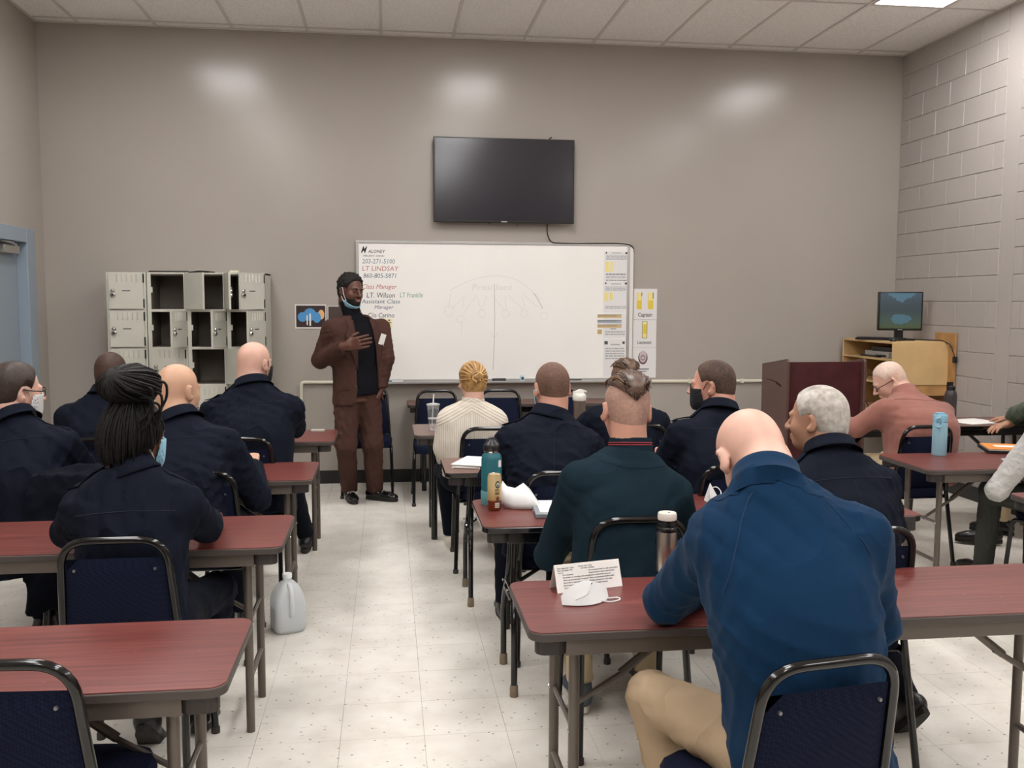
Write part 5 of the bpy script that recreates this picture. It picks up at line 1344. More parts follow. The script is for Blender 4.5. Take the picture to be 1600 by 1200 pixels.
# olive fleece, only arm and leg in view
o = P_('person in an olive fleece and pale khakis at the right edge, hand on papers', (4.36, 5.70, 1.22), (4.36, 5.58), yaw=R(38), hrot=(R(30), R(20), 0), sw=.20, armL=((4.36, 6.02, .82), at_z(1578, 659, .765)), armR=((4.52, 5.86, .80), (4.40, 6.12, .775)), shirt=CL_GREEN, pants=CL_BEIGE, skin=SK_OLIVE, collar=False, seed=141, sleeve=1.2, fold=.006,
       kneeL=(3.98, 5.70, .53), ankL=(3.93, 5.64, .10), kneeR=(4.22, 5.92, .53), ankR=(4.2, 5.9, .085), handL=dict(d=(-.9, .55, -.18), n=(0, 0, -1), curl=.25), boot=0., shoeang=(R(30), 0))
build_person(o, .012); hairshell(o, H_DARK, .008)
# grey cable knit at the right edge
o = P_('person in a grey cable-knit sweater and charcoal trousers, cut by the right edge', (3.56, 4.52, 1.22), (3.56, 4.42), yaw=R(6), sw=.17, armL=((3.17, 4.50, .615), (3.34, 4.72, .64), (3.38, 4.40, 1.0)), shirt=CL_CABLE, pants=CL_GREYP, skin=SK_TAN, collar=False, seed=151, sleeve=1.15, fold=.003, kneeL=(3.36, 4.82, .54), ankL=(3.40, 4.92, .10))
build_person(o, .012); hairshell(o, H_DARK, .01)

# ------------------------------------------------------------------ the standing speaker
def speaker():
    o = P_('standing man in a brown suit and black turtleneck, gesturing with one hand', (-.275, 7.30, 1.668), (-.235, 7.34), up=0., yaw=R(200), hrot=(R(220), R(5), R(-3)), hs=1.01, hw=1.0, nw=1.0, neck=(-.255, 7.32, 1.485), skin=SK_DARK)
    place_person(o); head_parts(o)
    P = V3(0, 0, .93); N = o.N.astype(np.float32); ax = N-P; Ln = float(np.linalg.norm(ax)); a = ax/Ln; xv = V3(1, 0, 0); yv = V3(0, 1, 0)
    tt = np.linspace(-.4, 1.1, 90)
    def loft(ts, X, Y):
        k = np.ones(7)/7
        return np.convolve(np.pad(np.interp(tt, ts, X), 3, 'edge'), k, 'valid'), np.convolve(np.pad(np.interp(tt, ts, Y), 3, 'edge'), k, 'valid')
    ts = [-.4, -.25, 0, .3, .6, .8, .88, .95, 1.02, 1.1]
    jx, jy = loft(ts, [.205, .200, .186, .180, .208, .215, .195, .140, .082, .06], [.142, .140, .135, .135, .140, .120, .098, .080, .070, .06])
    def body(p, g, lo, hi):
        t = ((p-P)@a)/Ln; c = p-(P+ax*t[:, None]); wx = np.interp(t, tt, jx)+g; wy = np.interp(t, tt, jy)+g; e = 2.4
        d = (((np.abs(c[:, 0])/wx)**e+(np.abs(c[:, 1])/wy)**e)**(1/e)-1)*np.minimum(wx, wy)
        return smax(smax(d, (t-hi)*Ln, .012), (lo-t)*Ln, .012)
    # arms: right (local +x) raised with open hand, left hanging into the pocket
    SR, ER, WR = V3(.200, 0, 1.388), o.L(at(500, 563, 7.34)), o.L(at(539, 542, 7.04))
    SL, EL, WL = V3(-.200, 0, 1.388), o.L(at(603, 560, 7.36)), V3(-.168, .06, .935)
    def sleeves(p):
        out = None
        for S0, E, W_ in ((SR, ER, WR), (SL, EL, WL)):
            u = (W_-E)/np.linalg.norm(W_-E)
            d = smin(rc(p, S0, E, .069, .064), smax(rc(p, E, W_+u*.03, .064, .048), (p-W_)@u, .005), .02)
            out = d if out is None else np.minimum(out, d)
        return out
    def jacket(p):
        d = smin(body(p, 0, -.225, 1.0), sleeves(p), .045)+folds(p, 5, .004)
        # open front, wider at the neck and curving away at the hem
        z = p[:, 2]; xc = np.interp(z, [.8, .95, 1.2, 1.45], [-.060, -.045, -.035, -.005]); wd = np.interp(z, [.78, .84, .92, 1.1, 1.3, 1.42, 1.50], [.150, .105, .088, .085, .078, .072, .070])
        cut = smax(np.abs(p[:, 0]-xc)-wd, .045-p[:, 1], .02)
        return smax(d, -cut, .008)
    def tneck(p):
        d = body(p, -.008, -.10, .98); nk = o.fromh((0, -.030, -.075))
        d = smin(d, smax(rc(p, N-V3(0, 0, .03), nk, .072, .066), (p-nk)@(((nk-N)/np.linalg.norm(nk-N)).astype(np.float32))-.012, .006), .03)
        return d+folds(p, 9, .002)
    hipz = .93
    kR, aR = V3(.10, .015, .49), o.L(at_z(548, 782, .0)); aR = V3(aR[0], aR[1]-.03, .095)
    aL = o.L(at_z(588, 782, 0.)); aL = V3(aL[0], aL[1]-.03, .095); kL = V3(-.105, .03, .49)
    def pants(p):
        d = ell(p, (0, 0, .92), (.168, .116, .13))
        for s, k, an in ((1, kR, aR), (-1, kL, aL)):
            hip = V3(s*.085, 0, .90); lg = smin(rc(p, hip, k, .102, .080), rc(p, k, an+V3(0, .0, .0), .078, .068), .03)
            lg = smax(lg, .066-p[:, 2], .01); d = smin(d, lg, .02)
        return smax(d, p[:, 2]-.925, .01)+folds(p, 12, .006)
    parts = []
    c = o.fromh((0, 0, 0)); pts = np.array([c-.15, c+.15, N-.06, N+.05]); parts.append(surfnet(o.f_head, pts.min(0), pts.max(0), .004))
    def core(p):
        d = body(p, -.035, -.2, .95)
        for S0, E, W_ in ((SR, ER, WR), (SL, EL, WL)): d = smin(d, np.minimum(rc(p, S0, E, .045, .036), rc(p, E, W_, .036, .028)), .02)
        for s, k, an in ((1, kR, aR), (-1, kL, aL)): d = smin(d, np.minimum(rc(p, (s*.085, 0, .9), k, .075, .055), rc(p, k, an, .05, .04)), .02)
        return d
    parts.append(surfnet(core, (-.36, -.2, .05), (.40, .40, 1.56), .018))
    # the open hand: fingers towards the picture's right, thumb up
    Mi = rotz(o.yaw)
    wd = lambda *v: (np.array(v)@Mi)
    hd = wd(.88, -.36, .22); hn = wd(.30, .90, .05)
    u = (WR-ER)/np.linalg.norm(WR-ER); w0 = WR+u*.025
    fh = lambda p: hand(p, w0, hd, hn, .14, 1, 1.2)
    cc = w0+hd*.09; parts.append(surfnet(fh, cc-.15, cc+.15, .0032))
    u2 = (WL-EL)/np.linalg.norm(WL-EL); fh2 = lambda p: hand(p, WL+u2*.02, (.35, .05, -1), (1, 0, 0), .3, -1)
    parts.append(surfnet(fh2, WL-.17, WL+.15, .005))
    link('body', np_mesh('body', parts, o.skin), o.root)
    ex = [SR, ER, WR, SL, EL, WL, V3(.22, .16, .76), V3(-.22, -.16, 1.5)]
    grow('suit_jacket', jacket, ex, .1, .0095, CL_BROWN, o.root)
    grow('turtleneck', tneck, [V3(-.2, -.16, .85), V3(.2, .16, 1.60)], .05, .010, CL_BLACK, o.root)
    grow('trousers', pants, [V3(-.25, -.2, .03), V3(.25, .25, 1.03)], .04, .011, CL_BROWN, o.root)
    for an, ang in ((aR, R(-6)), (aL, R(40))):
        s_ = shoe(o, V3(an[0], an[1], .088), ang, mat('patent_shoe', srgb(18, 17, 18), .14), M_SOLE, 0., .0)
        A = np.array([an[0], an[1], .088]); M = rotz(ang)
        MB().tube([A+M@np.array(q) for q in ((-.034, .075, -.02), (-.016, .078, -.006), (.016, .078, -.006), (.034, .075, -.02))], .0045, 6).build('shoe_bit', M_CHROME, s_, smooth=True)
    # lapels and buttons
    fj = lambda p: smin(body(p, 0, -.225, 1.0), sleeves(p), .045)
    for s in (-1, 1):
        edge = lambda z: float(np.interp(z, [.95, 1.2, 1.45], [-.045, -.035, -.005])+s*np.interp(z, [.92, 1.1, 1.3, 1.42, 1.50], [.088, .085, .078, .072, .070]))
        rows = []
        for i in range(11):
            z = 1.08+.37*i/10; wdt = float(np.interp(z, [1.08, 1.20, 1.34, 1.36, 1.45], [.004, .05, .085, .062, .045]))
            for j in range(4): rows.append((edge(z)+s*wdt*j/3-s*.004, .0, z))
        q = drape(fj, rows, (0, -1, 0), .4, .006)
        lp = MB().add([tuple(p) for p in q], [(4*i+j, 4*i+j+1, 4*i+j+5, 4*i+j+4) for i in range(10) for j in range(3)]).build('lapel', CL_BROWN, o.root, smooth=True)
        md = lp.modifiers.new('thick', 'SOLIDIFY'); md.thickness = .005; md.offset = 0
    bt = []
    for z in (1.06, .95):
        x = float(np.interp(z, [.95, 1.2], [-.045, -.035]))+.088+.012
        q = drape(fj, [(x, 0, z)], (0, -1, 0), .4, .001)[0]
        MB().lathe([(.011, -.002), (.011, .003), (.006, .004)], 10).v
        MB().cyl(q, q+np.array([0, .005, 0]), .010, .009, 10).build('button', mat('horn_button', srgb(70, 56, 48), .3), o.root)
    q = drape(fj, [(.02+.085*i, 0, .93-.006*i) for i in (1, 1.5, 2)], (0, -1, 0), .4, .003)
    MB().tube([tuple(p) for p in q], .006, 6, flat=.5).build('pocket_flap', CL_BROWN, o.root)
    # name tag
    q = drape(fj, [(-.165, 0, 1.30)], (0, -1, 0), .4, .016)[0]
    tg = MB().box(q, (.055, .003, .085), Matrix.Rotation(R(-18), 3, 'Y') @ Matrix.Rotation(R(25), 3, 'Z')).build('name_tag', M_PAPER, o.root)
    # hair, beard, eyes, brows, lips
    def curls(q):
        d = ell(q, (0, -.020, .050), (.088, .106, .092))
        return d-.010*np.sin(q[:, 0]*130)*np.sin(q[:, 1]*125+1)*np.sin(q[:, 2]*130)
    hairshell(o, H_CURL, .012, curls)
    def beard(p):
        q = o.toh(p); d = headf(q, 1., 1., 1.)-.004
        reg = np.maximum(np.maximum(q[:, 2]+.058-np.clip((q[:, 1]-.06)*.2, -.02, .03)+np.clip((.05-q[:, 1])*-.9, -.06, 0), -(q[:, 1]-.0)), -(q[:, 2]+.125))
        d = smax(d, reg, .006)
        return smax(d, -ell(q, (0, .105, -.062), (.030, .03, .016)), .004)
    c = o.fromh((0, .05, -.06)); grow('beard', beard, [c-.11, c+.11], 0, .0045, H_CURL, o.root)
    for s in (-1, 1):
        ey = o.fromh((s*.031, .0865, .0005)); MB().lathe([(.001, -.007), (.0075, -.004), (.0085, 0), (.0075, .004), (.001, .007)], 10, ey).build('eye', mat('eye_white', srgb(120, 104, 96), .2), o.root, smooth=True)
        MB().tube([o.fromh((s*.018, .094, .004)), o.fromh((s*.031, .0965, .0015)), o.fromh((s*.043, .090, .003))], .0024, 6).build('eyelid', o.skin, o.root, smooth=True)
        MB().tube([o.fromh((s*.014, .0965, .021)), o.fromh((s*.032, .0965, .026)), o.fromh((s*.048, .086, .020))], .0034, 6, flat=.6).build('eyebrow', H_CURL, o.root, smooth=True)
    MB().tube([o.fromh((-.022, .096, -.061)), o.fromh((0, .1025, -.0585)), o.fromh((.022, .096, -.061))], [.002, .0045, .002], 6).build('lips', mat('lip_brown', srgb(134, 84, 74), .4), o.root, smooth=True)
    MB().tube([o.fromh((-.020, .096, -.066)), o.fromh((0, .1015, -.070)), o.fromh((.020, .096, -.066))], [.002, .0052, .002], 6).build('lips', MATS['lip_brown'], o.root, smooth=True)
    MB().tube([o.fromh((-.013, .1005, -.0635)), o.fromh((.013, .1005, -.0635))], .002, 6).build('teeth', mat('teeth_ivory', srgb(220, 212, 200), .3), o.root)
    # mask pulled under the chin
    def mk(p):
        q = o.toh(p); d = np.abs(headf(q, 1.02, 1., 0.)-.011)-.0028
        d = smax(d, q[:, 2]+.101-np.clip((.075-q[:, 1])*.6, -.006, .034), .004); d = smax(d, -(q[:, 1]-.006), .004); return smax(d, -(q[:, 2]+.13), .004)
    c = o.fromh((0, .05, -.10)); m_ = grow('chin_mask', mk, [c-.1, c+.1], 0, .0045, M_MASKB, o.root)
    for s in (-1, 1):
        MB().tube([o.fromh((s*.060, .030, -.075)), o.fromh((s*.074, .012, -.03)), o.fromh((s*.083, .003, .022)), o.fromh((s*.087, -.02, .016)), o.fromh((s*.082, -.024, -.02)), o.fromh((s*.066, .010, -.085))], .0028, 6).build('ear_loop', M_MASK, m_, smooth=True)
speaker()
# ------------------------------------------------------------------ things on the tables and the floor
ZT = .72
def spot(px, py, z=ZT): p = at_z(px, py, z); return (float(p[0]), float(p[1]), z+.0006)
M_CLEAR = mat('clear_plastic', (.95, .97, .98, 1), .08, Transmission_Weight=.92, IOR=1.25)
M_HDPE = mat('milky_plastic', srgb(240, 243, 244), .4, Alpha=.55)
M_WATER = mat('water', srgb(206, 218, 226), .05, Transmission_Weight=.9, IOR=1.33)
# gallon water jug on the floor
j = empty('water_jug', (-.492, 4.56, 0), R(20), 'half-full translucent gallon water jug on the floor by the aisle', 'jug')
def sq(w_, z, n=24, e=5): return [((w_*math.copysign(abs(math.cos(t))**(2/e), math.cos(t))), w_*math.copysign(abs(math.sin(t))**(2/e), math.sin(t)), z) for t in [k*2*math.pi/n for k in range(n)]]
def sqloft(prof, n=24):
    v = []; f = []
    for w_, z, e in prof: v += sq(w_, z, n, e)
    for i in range(len(prof)-1):
        for k in range(n): f.append((i*n+k, i*n+(k+1) % n, (i+1)*n+(k+1) % n, (i+1)*n+k))
    f += [tuple(range(n))[::-1], tuple((len(prof)-1)*n+k for k in range(n))]
    return MB().add(v, f)
sqloft([(.066, 0, 4), (.074, .008, 4), (.076, .02, 5), (.076, .145, 5), (.072, .175, 4), (.056, .215, 3), (.034, .238, 2.2), (.021, .246, 2), (.020, .262, 2)]).build('jug_body', M_HDPE, j, smooth=True)
sqloft([(.064, .004, 4), (.0735, .012, 4), (.0745, .02, 5), (.0745, .118, 5)]).build('water_fill', mat('jug_water', srgb(196, 208, 216), .2), j, smooth=True)
MB().tube(arc_path([(0, -.035, .232), (0, -.080, .205), (0, -.084, .10), (0, -.068, .085)], .03, 5), .0125, 10).build('jug_handle', M_HDPE, j, smooth=True)
MB().lathe([(.022, .258), (.023, .262), (.023, .276), (.021, .279)], 18).build('jug_cap', mat('white_cap', srgb(236, 238, 238), .5), j, smooth=True)
# teal bottle
b = empty('water_bottle', spot(768, 787), 0, 'teal steel bottle with a black lid on the second right table', 'bottle')
M_TEALB = mat('teal_powder_coat', srgb(28, 98, 108), .45)
MB().lathe([(.040, 0), (.044, .004), (.0445, .195), (.041, .212), (.033, .222), (.032, .226)], 28).build('flask', M_TEALB, b, smooth=True)
MB().lathe([(.0455, .0), (.0465, .003), (.0465, .058), (.0450, .060)], 28).build('boot_sleeve', mat('pale_teal_silicone', srgb(92, 146, 152), .7), b, smooth=True)
MB().lathe([(.033, .2255), (.0335, .232)], 24).build('steel_ring', M_CHROME, b, smooth=True)
MB().lathe([(.034, .232), (.036, .236), (.036, .256), (.033, .261), (.016, .277), (.012, .282)], 24).tube(arc_path([(-.030, 0, .255), (-.012, 0, .286), (.012, 0, .286), (.030, 0, .255)], .02, 4), .006, 8).build('lid', mat('black_lid', srgb(28, 27, 28), .35), b, smooth=True)
MB().add([(.0452*math.sin(a_)+0, -.0452*math.cos(a_), z) for a_ in (R(34), R(46), R(58)) for z in (.165, .195)], [(0, 2, 3, 1), (2, 4, 5, 3)]).build('sticker', M_PAPER, b)
# coffee can
c = empty('drink_can', spot(772.5, 797), 0, 'tall cream and brown coffee drink can in front of the teal bottle', 'can')
def canmat():
    m = mat('printed_can', srgb(214, 188, 138), .3, .3); t = NT(m); bs = t.n['Principled BSDF']
    s_ = t.add('ShaderNodeSeparateXYZ'); t.link(t.add('ShaderNodeTexCoord').outputs['Object'], s_.inputs[0])
    t.link(t.ramp(t.math('DIVIDE', s_.outputs['Z'], .16), [(.26, srgb(122, 56, 30)), (.29, srgb(196, 158, 108)), (.42, srgb(206, 176, 124)), (.6, srgb(216, 192, 144))]), bs.inputs['Base Color'])
    return m
MB().lathe([(.024, 0), (.0265, .005), (.0295, .012), (.0295, .138), (.026, .150), (.0265, .153)], 28).build('can_body', canmat(), c, smooth=True)
MB().lathe([(.0255, .1525), (.0262, .1545), (.0235, .153), (.001, .1515)], 24).build('can_lid', M_CHROME, c, smooth=True)
def wrap(e, m, cx_, cz_, rx, rz, r, name, n=18):
    v = [(0, 0, 0)]+[(rx*math.cos(k*2*math.pi/n), 0, rz*math.sin(k*2*math.pi/n)) for k in range(n)]
    MB().add([(r*math.sin(cx_/r+p[0]/r), -r*math.cos(cx_/r+p[0]/r), cz_+p[2]) for p in v], [(0, k+1, (k+1) % n+1) for k in range(n)]).build(name, m, e)
wrap(c, mat('can_dark_green', srgb(34, 44, 40), .4), .0115, .112, .0115, .0155, .0298, 'emblem'); wrap(c, mat('can_pale', srgb(208, 210, 190), .4), .0115, .112, .0075, .0105, .0300, 'emblem_field'); wrap(c, mat('can_green', srgb(62, 96, 76), .4), .0115, .108, .004, .006, .0302, 'emblem_centre')
wrap(c, mat('can_brown_disc', srgb(104, 78, 58), .4), .0115, .052, .008, .011, .0298, 'roundel')
for i, (z, h_, m_) in enumerate(((.090, .002, 'can_dark_green'), (.080, .004, 'can_olive'), (.073, .002, 'can_dark_green'), (.033, .0028, 'can_pale'), (.026, .0028, 'can_pale'), (.018, .0028, 'can_pale'))):
    mm = mat(m_, srgb(150, 138, 84), .4); MB().add([(.0299*math.sin(a_), -.0299*math.cos(a_), z+q) for a_ in [R(-2+10*k) for k in range(5)] for q in (-h_, h_)], [(2*k, 2*k+2, 2*k+3, 2*k+1) for k in range(4)]).build('can_print', mm, c)
# folded face masks
def kn95(loc, rz, label, s_=1., up=.05, stand=False):
    e = empty('respirator_mask', loc, rz, label, 'face mask', 'white respirator masks')
    n = 12; v = []; f = []
    for side in (1, -1):
        for i in range(n+1):
            u = i/n; x = (u-.5)*.20
            bell = math.sin(math.pi*u)**.8
            for j_ in range(5):
                w_ = j_/4; y = side*(1-w_)*.045*bell; z = .003+w_*(.03+up*bell) if not stand else .003+w_*(.05+.05*bell)
                v.append((x*s_, (y+w_*.012)*s_, z*s_))
    k = (n+1)*5
    for q in (0, k):
        for i in range(n):
            for j_ in range(4): f.append((q+i*5+j_, q+(i+1)*5+j_, q+(i+1)*5+j_+1, q+i*5+j_+1))
    MB().add(v, f).build('mask_shell', M_MASK, e, smooth=True)
    MB().tube(arc_path([(-.06*s_, -.03*s_, .02), (-.02*s_, -.06*s_, .05*s_), (.0, -.03*s_, .085*s_), (.03*s_, .0, .07*s_), (.02*s_, .02*s_, .05*s_)], .03, 4), .0022, 6).build('ear_loop', M_MASK, e, smooth=True)
    MB().tube(arc_path([(.05*s_, -.03*s_, .006), (.08*s_, -.052*s_, .003), (.13*s_, -.04*s_, .003), (.135*s_, -.012*s_, .003), (.09*s_, -.010*s_, .004), (.07*s_, 0, .008)], .02, 4), .0022, 6).build('ear_loop', M_MASK, e, smooth=True)
    return e
kn95(spot(915, 941), R(18), 'white respirator mask lying in front of the paper name tent', .78, .045)
sm = empty('surgical_mask', spot(811, 793), R(-12), 'crumpled white pleated mask beside the coffee can', 'face mask')
bot = [(-.085, .02, .018), (-.06, -.02, .004), (-.02, -.04, .001), (.03, -.045, .001), (.075, -.035, .001), (.10, -.01, .002)]
top_ = [(-.075, .05, .105), (-.055, .045, .082), (-.02, .045, .075), (.015, .045, .098), (.045, .03, .075), (.085, .01, .022)]
v = []; 
for i in range(6):
    for j_ in range(6):
        t_ = j_/5; bl = .025*math.sin(math.pi*t_); pl = .003*(j_ % 2)
        v.append((bot[i][0]*(1-t_)+top_[i][0]*t_, bot[i][1]*(1-t_)+top_[i][1]*t_-bl-pl, bot[i][2]*(1-t_)+top_[i][2]*t_+bl*.4))
ms_ = MB().add(v, [(a_*6+b_, (a_+1)*6+b_, (a_+1)*6+b_+1, a_*6+b_+1) for a_ in range(5) for b_ in range(5)]).build('mask_sheet', M_MASK, sm, smooth=True); md = ms_.modifiers.new('thick', 'SOLIDIFY'); md.thickness = .0015
MB().tube(arc_path([(.085, -.03, .004), (.06, -.07, .003), (.075, -.085, .003), (.13, -.06, .003), (.115, -.02, .004), (.098, -.01, .01)], .02, 4), .0022, 6).build('ear_loop', M_MASK, sm, smooth=True)
p = at_z(1112, 782, ZT); kn95((float(p[0]), float(p[1]), ZT+.0006), R(70), 'white respirator mask just left of the bent bald head', .75, .06, True)
# paper name tent
tn = empty('name_tent', (.598, 2.768, ZT+.0006), R(13), 'folded paper name tent printed with two columns of rules', 'name tent')
Wt, Ht = .218, .078
for s in (-1, 1):
    v = [(-Wt/2, s*.030, 0), (Wt/2, s*.030, 0), (Wt/2, 0, Ht), (-Wt/2, 0, Ht)]
    v2 = [(a_, b_+s*.0006, c_+.0004) for a_, b_, c_ in v]
    MB().add(v+v2, [(0, 1, 2, 3), (7, 6, 5, 4), (0, 4, 5, 1), (1, 5, 6, 2), (2, 6, 7, 3), (3, 7, 4, 0)]).build('tent_face', M_PAPER, tn)
nf = Vector((0, -.030, 0)); upv = Vector((0, .030, Ht)).normalized(); 
def tline(body, x, h, size): return text(body, 'lettering', I_PRT2, tn, (x, -.0315*(1-h/ .0836)-.0006, h*upv.z+.0004), (1, 0, 0), upv, size, 0, None, .0001, .00012)
for i, ln in enumerate(('No cell phones', 'No private or recording, voice charge', 'Wear cap and permission outdoors', 'Use breaks at class appointments', 'Don\'t use technology, chairs or reading', 'Correct pushback, no talk today')): tline(ln, -.085, .050-i*.0078, .0058)
for i, ln in enumerate(('Are comments later in a safe conversation', 'Opportunity for either point of view', 'Explain controversial questions', 'Keep complaining and bullets visible', 'Raising commentary of the chair', 'Questions with it the job')): tline(ln, .002, .058-i*.0078, .0058)
for ln, x, h in (('Nine signed for', -.100, .070), ('Day one inside', -.100, .0635), ('out at', -.098, .057), ('Class', -.058, .070), ('Day', -.060, .064), ('House rules  time', -.03, .072), ('and class meeting', -.022, .066)): tline(ln, x, h, .0062)
# steel thermos
th = empty('thermos', spot(1041, 893), 0, 'brushed steel thermos with a cream cap on the near right table', 'thermos')
MB().lathe([(.030, 0), (.033, .004), (.033, .128), (.031, .134)], 28).build('steel_body', mat('brushed_steel', srgb(176, 168, 158), .3, .95), th, smooth=True)
MB().lathe([(.0335, .134), (.035, .138), (.035, .146), (.032, .150), (.0325, .158), (.030, .162), (.030, .172)], 28).build('black_neck', mat('gloss_black', srgb(20, 20, 20), .2), th, smooth=True)
MB().lathe([(.0295, .171), (.0305, .174), (.0305, .190), (.028, .195), (.001, .196)], 28).build('cap', mat('cream_cap', srgb(222, 214, 204), .4), th, smooth=True)
MB().cyl((.004, -.006, .1955), (.004, -.006, .1965), .004, n=10).build('button', mat('navy_dot', srgb(40, 46, 80), .4), th)
tag(MB().tube([(0, 0, .004), (.13, .03, .004)], .004, 8).build('pen', mat('pen_blue', srgb(30, 34, 62), .35), None, (float(at_z(1075, 930, ZT)[0]), float(at_z(1075, 930, ZT)[1]), ZT+.0006)), 'dark pen on the near right table by the blue sleeve', 'pen')
# laptop/binder beside the teal pullover
bd = empty('ring_binder', (.735, 3.80, ZT+.0006), R(-4), 'grey binder with a white sheet beside the teal pullover', 'binder')
MB().b2((-.14, -.12, 0), (.14, .12, .018)).build('cover', mat('grey_vinyl', srgb(128, 134, 140), .5), bd, bevel=.003); MB().b2((-.12, -.10, .0182), (.12, .125, .022)).build('sheet', M_PAPER, bd)
# loose papers
def papers(name, loc, rz, w_, d_, label, n=2, th_=.0012, m=None, group='loose papers on the tables'):
    e = empty(name, loc, rz, label, 'paper', group); r_ = random.Random(sum(map(ord, label)))
    for i in range(n):
        MB().box((r_.uniform(-.01, .01), r_.uniform(-.01, .01), th_*(i+.5)), (w_, d_, th_*.8), Matrix.Rotation(R(r_.uniform(-7, 7)), 3, 'Z')).build('sheet', m or M_PAPER, e)
    return e
papers('paper_stack', (.475, 4.98, ZT+.0006), R(-24), .216, .28, 'white booklet behind the teal bottle', 5, .004)
papers('paper_stack', (1.47, 6.36, ZT+.0006), R(4), .216, .28, 'white sheets beside the white-lidded bottle', 3)
papers('paper_stack', (-.995, 4.99, ZT+.0006), R(4), .216, .28, 'white sheet in front of the glasses man', 1)
papers('paper_stack', (4.20, 6.27, .7356), R(12), .30, .25, 'spread papers under the hand of the olive fleece', 4)
papers('paper_stack', (3.30, 6.20, .7356), R(20), .216, .28, 'white sheets hidden under the pink sleeve', 2)
papers('paper_stack', (.92, 5.00, ZT+.0006), R(6), .216, .28, 'white sheets before the cropped-hair man', 2)
rb = papers('booklet', (1.735, 5.02, ZT+.0006), R(20), .15, .21, 'red and white booklet left of the man by the lectern', 1, .03); MB().b2((-.075, -.105, .0305), (.075, .105, .034)).build('cover', mat('red_cover', srgb(190, 60, 56), .5), rb)
tag(MB().b2((-.045, -.03, 0), (.045, .03, .012)).build('card_pack', mat('card_grey', srgb(176, 170, 160), .5), None, (-.47, 6.38, ZT+.0006), bevel=.002), 'small pale card pack at the far edge of the left table', 'cards')
# clear tumbler with straw
tb = empty('tumbler', (.302, 6.36, ZT+.0006), 0, 'clear plastic tumbler with a white straw on the front table', 'tumbler')
MB().lathe([(.026, 0), (.030, .004), (.0335, .07), (.041, .165), (.043, .17), (.0415, .17), (.032, .07), (.028, .008), (.001, .007)], 28).build('cup', M_CLEAR, tb, smooth=True)
MB().lathe([(.0345, .076), (.0355, .078), (.0355, .082), (.0345, .084)], 24).build('band', mat('frost_band', srgb(214, 214, 212), .5), tb, smooth=True)
MB().lathe([(.044, .168), (.0455, .171), (.045, .178), (.030, .182), (.001, .183)], 28).build('lid', mat('frosted_lid', srgb(220, 222, 222), .3, Transmission_Weight=.5, IOR=1.2), tb, smooth=True)
MB().tube([(-.010, 0, .012), (.004, 0, .245)], .0045, 8).build('straw', mat('white_straw', srgb(236, 234, 230), .4), tb, smooth=True)
# white-lidded steel shaker
sb = empty('shaker_bottle', (float(at_z(907, 672, ZT)[0]), 6.30, ZT+.0006), 0, 'steel bottle with a white flip lid, between two seated heads', 'bottle')
MB().lathe([(.034, 0), (.038, .004), (.042, .19), (.043, .2)], 24).build('steel_body', MATS['brushed_steel'], sb, smooth=True)
MB().lathe([(.044, .198), (.046, .201), (.046, .235), (.040, .243), (.001, .245)], 24).b2((-.045, -.012, .244), (.03, .012, .262)).tube(arc_path([(-.03, 0, .255), (.0, 0, .272), (.05, 0, .258)], .02, 3), .006, 6).build('lid', mat('white_lid', srgb(232, 228, 220), .45), sb, smooth=True)
# light blue bottle
lb = empty('water_bottle', spot(1467, 711), 0, 'light blue slim bottle with a carry loop on the right table', 'bottle')
M_LB = mat('pale_blue_coat', srgb(150, 192, 208), .42)
sqloft([(.034, 0, 3), (.0365, .004, 3), (.0365, .185, 3), (.0355, .19, 3)]).build('flask', M_LB, lb, smooth=True)
sqloft([(.0362, .192, 3), (.037, .195, 3), (.037, .228, 3), (.034, .235, 3)]).b2((-.028, -.015, .233), (.02, .015, .246)).build('lid', mat('pale_blue_lid', srgb(136, 182, 202), .4), lb, smooth=True, angle=40)
MB().tube(arc_path([(-.026, -.037, .215), (-.03, -.045, .222), (-.062, -.045, .215), (-.062, -.045, .172), (-.03, -.045, .166), (-.014, -.045, .178), (-.014, -.040, .21)], .012, 4), .0045, 8).build('carry_loop', MATS['pale_blue_lid'], lb, smooth=True)
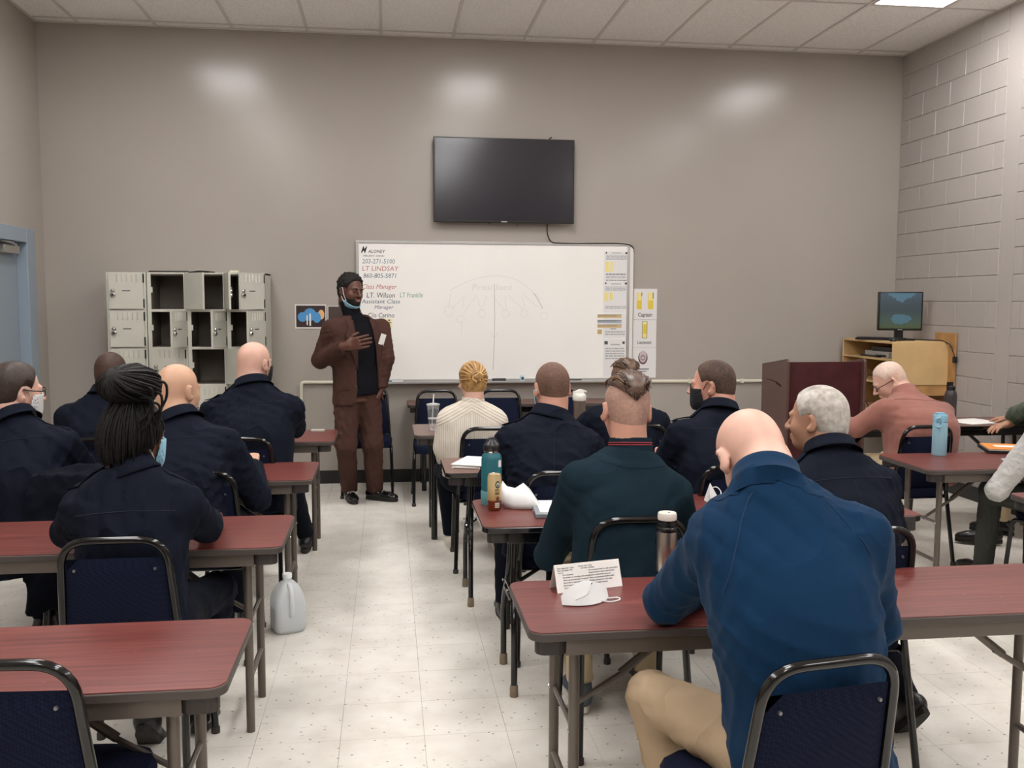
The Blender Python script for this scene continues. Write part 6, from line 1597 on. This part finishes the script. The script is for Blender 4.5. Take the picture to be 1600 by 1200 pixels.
# smoky big bottle
db = empty('water_bottle', (4.075, 6.36, .7356), 0, 'large smoky grey bottle with a black cap by the block wall', 'bottle')
MB().lathe([(.036, 0), (.043, .006), (.044, .06), (.042, .10), (.044, .14), (.0435, .185), (.036, .215), (.025, .228)], 26).build('flask', mat('smoky_plastic', srgb(84, 78, 78), .15, Transmission_Weight=.35, IOR=1.3), db, smooth=True)
MB().lathe([(.027, .224), (.031, .228), (.030, .25), (.022, .256), (.014, .258), (.013, .272), (.001, .273)], 20).b2((-.03, -.008, .245), (.012, .008, .283)).build('cap', MATS['black_lid'], db, smooth=True)
# orange notebook on a black binder
nb = empty('notebook', spot(1578, 705), R(-22), 'orange notebook with a white label on a black binder, right table', 'notebook')
MB().b2((-.15, -.13, 0), (.15, .13, .018)).build('binder', mat('black_vinyl', srgb(26, 25, 26), .5), nb, bevel=.003)
MB().b2((-.14, -.125, .0182), (.145, .12, .024)).build('pages', M_PAPER, nb); MB().b2((-.142, -.127, .0242), (.147, .122, .0262)).build('cover', mat('orange_card', srgb(226, 142, 62), .5), nb)
MB().b2((-.085, -.02, .0263), (.06, .045, .0266)).build('label_patch', M_PAPER, nb); text('Book', 'lettering', I_PRT2, nb, (.02, .005, .0268), (1, 0, 0), (0, 1, 0), .022, .2, .03, .0001, .0003)
tag(MB().prism(rrect(-.10, -.14, .10, .14, .03), 0, .006).build('magazine', mat('glossy_lilac_page', srgb(196, 194, 204), .3), None, spot(1612, 724), bevel=.001), 'pale open magazine in front of the orange notebook', 'magazine')

# dark coat hung over the chair at the left edge
def coat():
    cx_, cy_ = -1.27, 4.12
    e = empty('coat', (cx_, cy_, 0), 0, 'dark navy coat draped over a chair back at the left edge', 'coat')
    def f(p):
        d = ell(p, (0, -.01, .72), (.215, .055, .19)); z = p[:, 2]
        w_ = np.interp(z, [.28, .6, .86], [.225, .235, .19]); th_ = np.interp(z, [.28, .8, .87], [.05, .045, .03])
        b1 = np.maximum(np.maximum(np.abs(p[:, 0])-w_, np.abs(p[:, 1]+.05-.02*(.87-z)*-1)-th_), np.maximum(z-.875, .30-z))
        d = smin(d, b1, .03)
        return d+.012*np.sin(p[:, 0]*46+2*np.sin(z*9))*np.clip((.86-z)*3, 0, 1)+folds(p, 77, .006)
    grow('coat_body', f, [(-.26, -.16, .26), (.26, .12, .92)], .03, .011, CL_NAVYP, e)
coat()
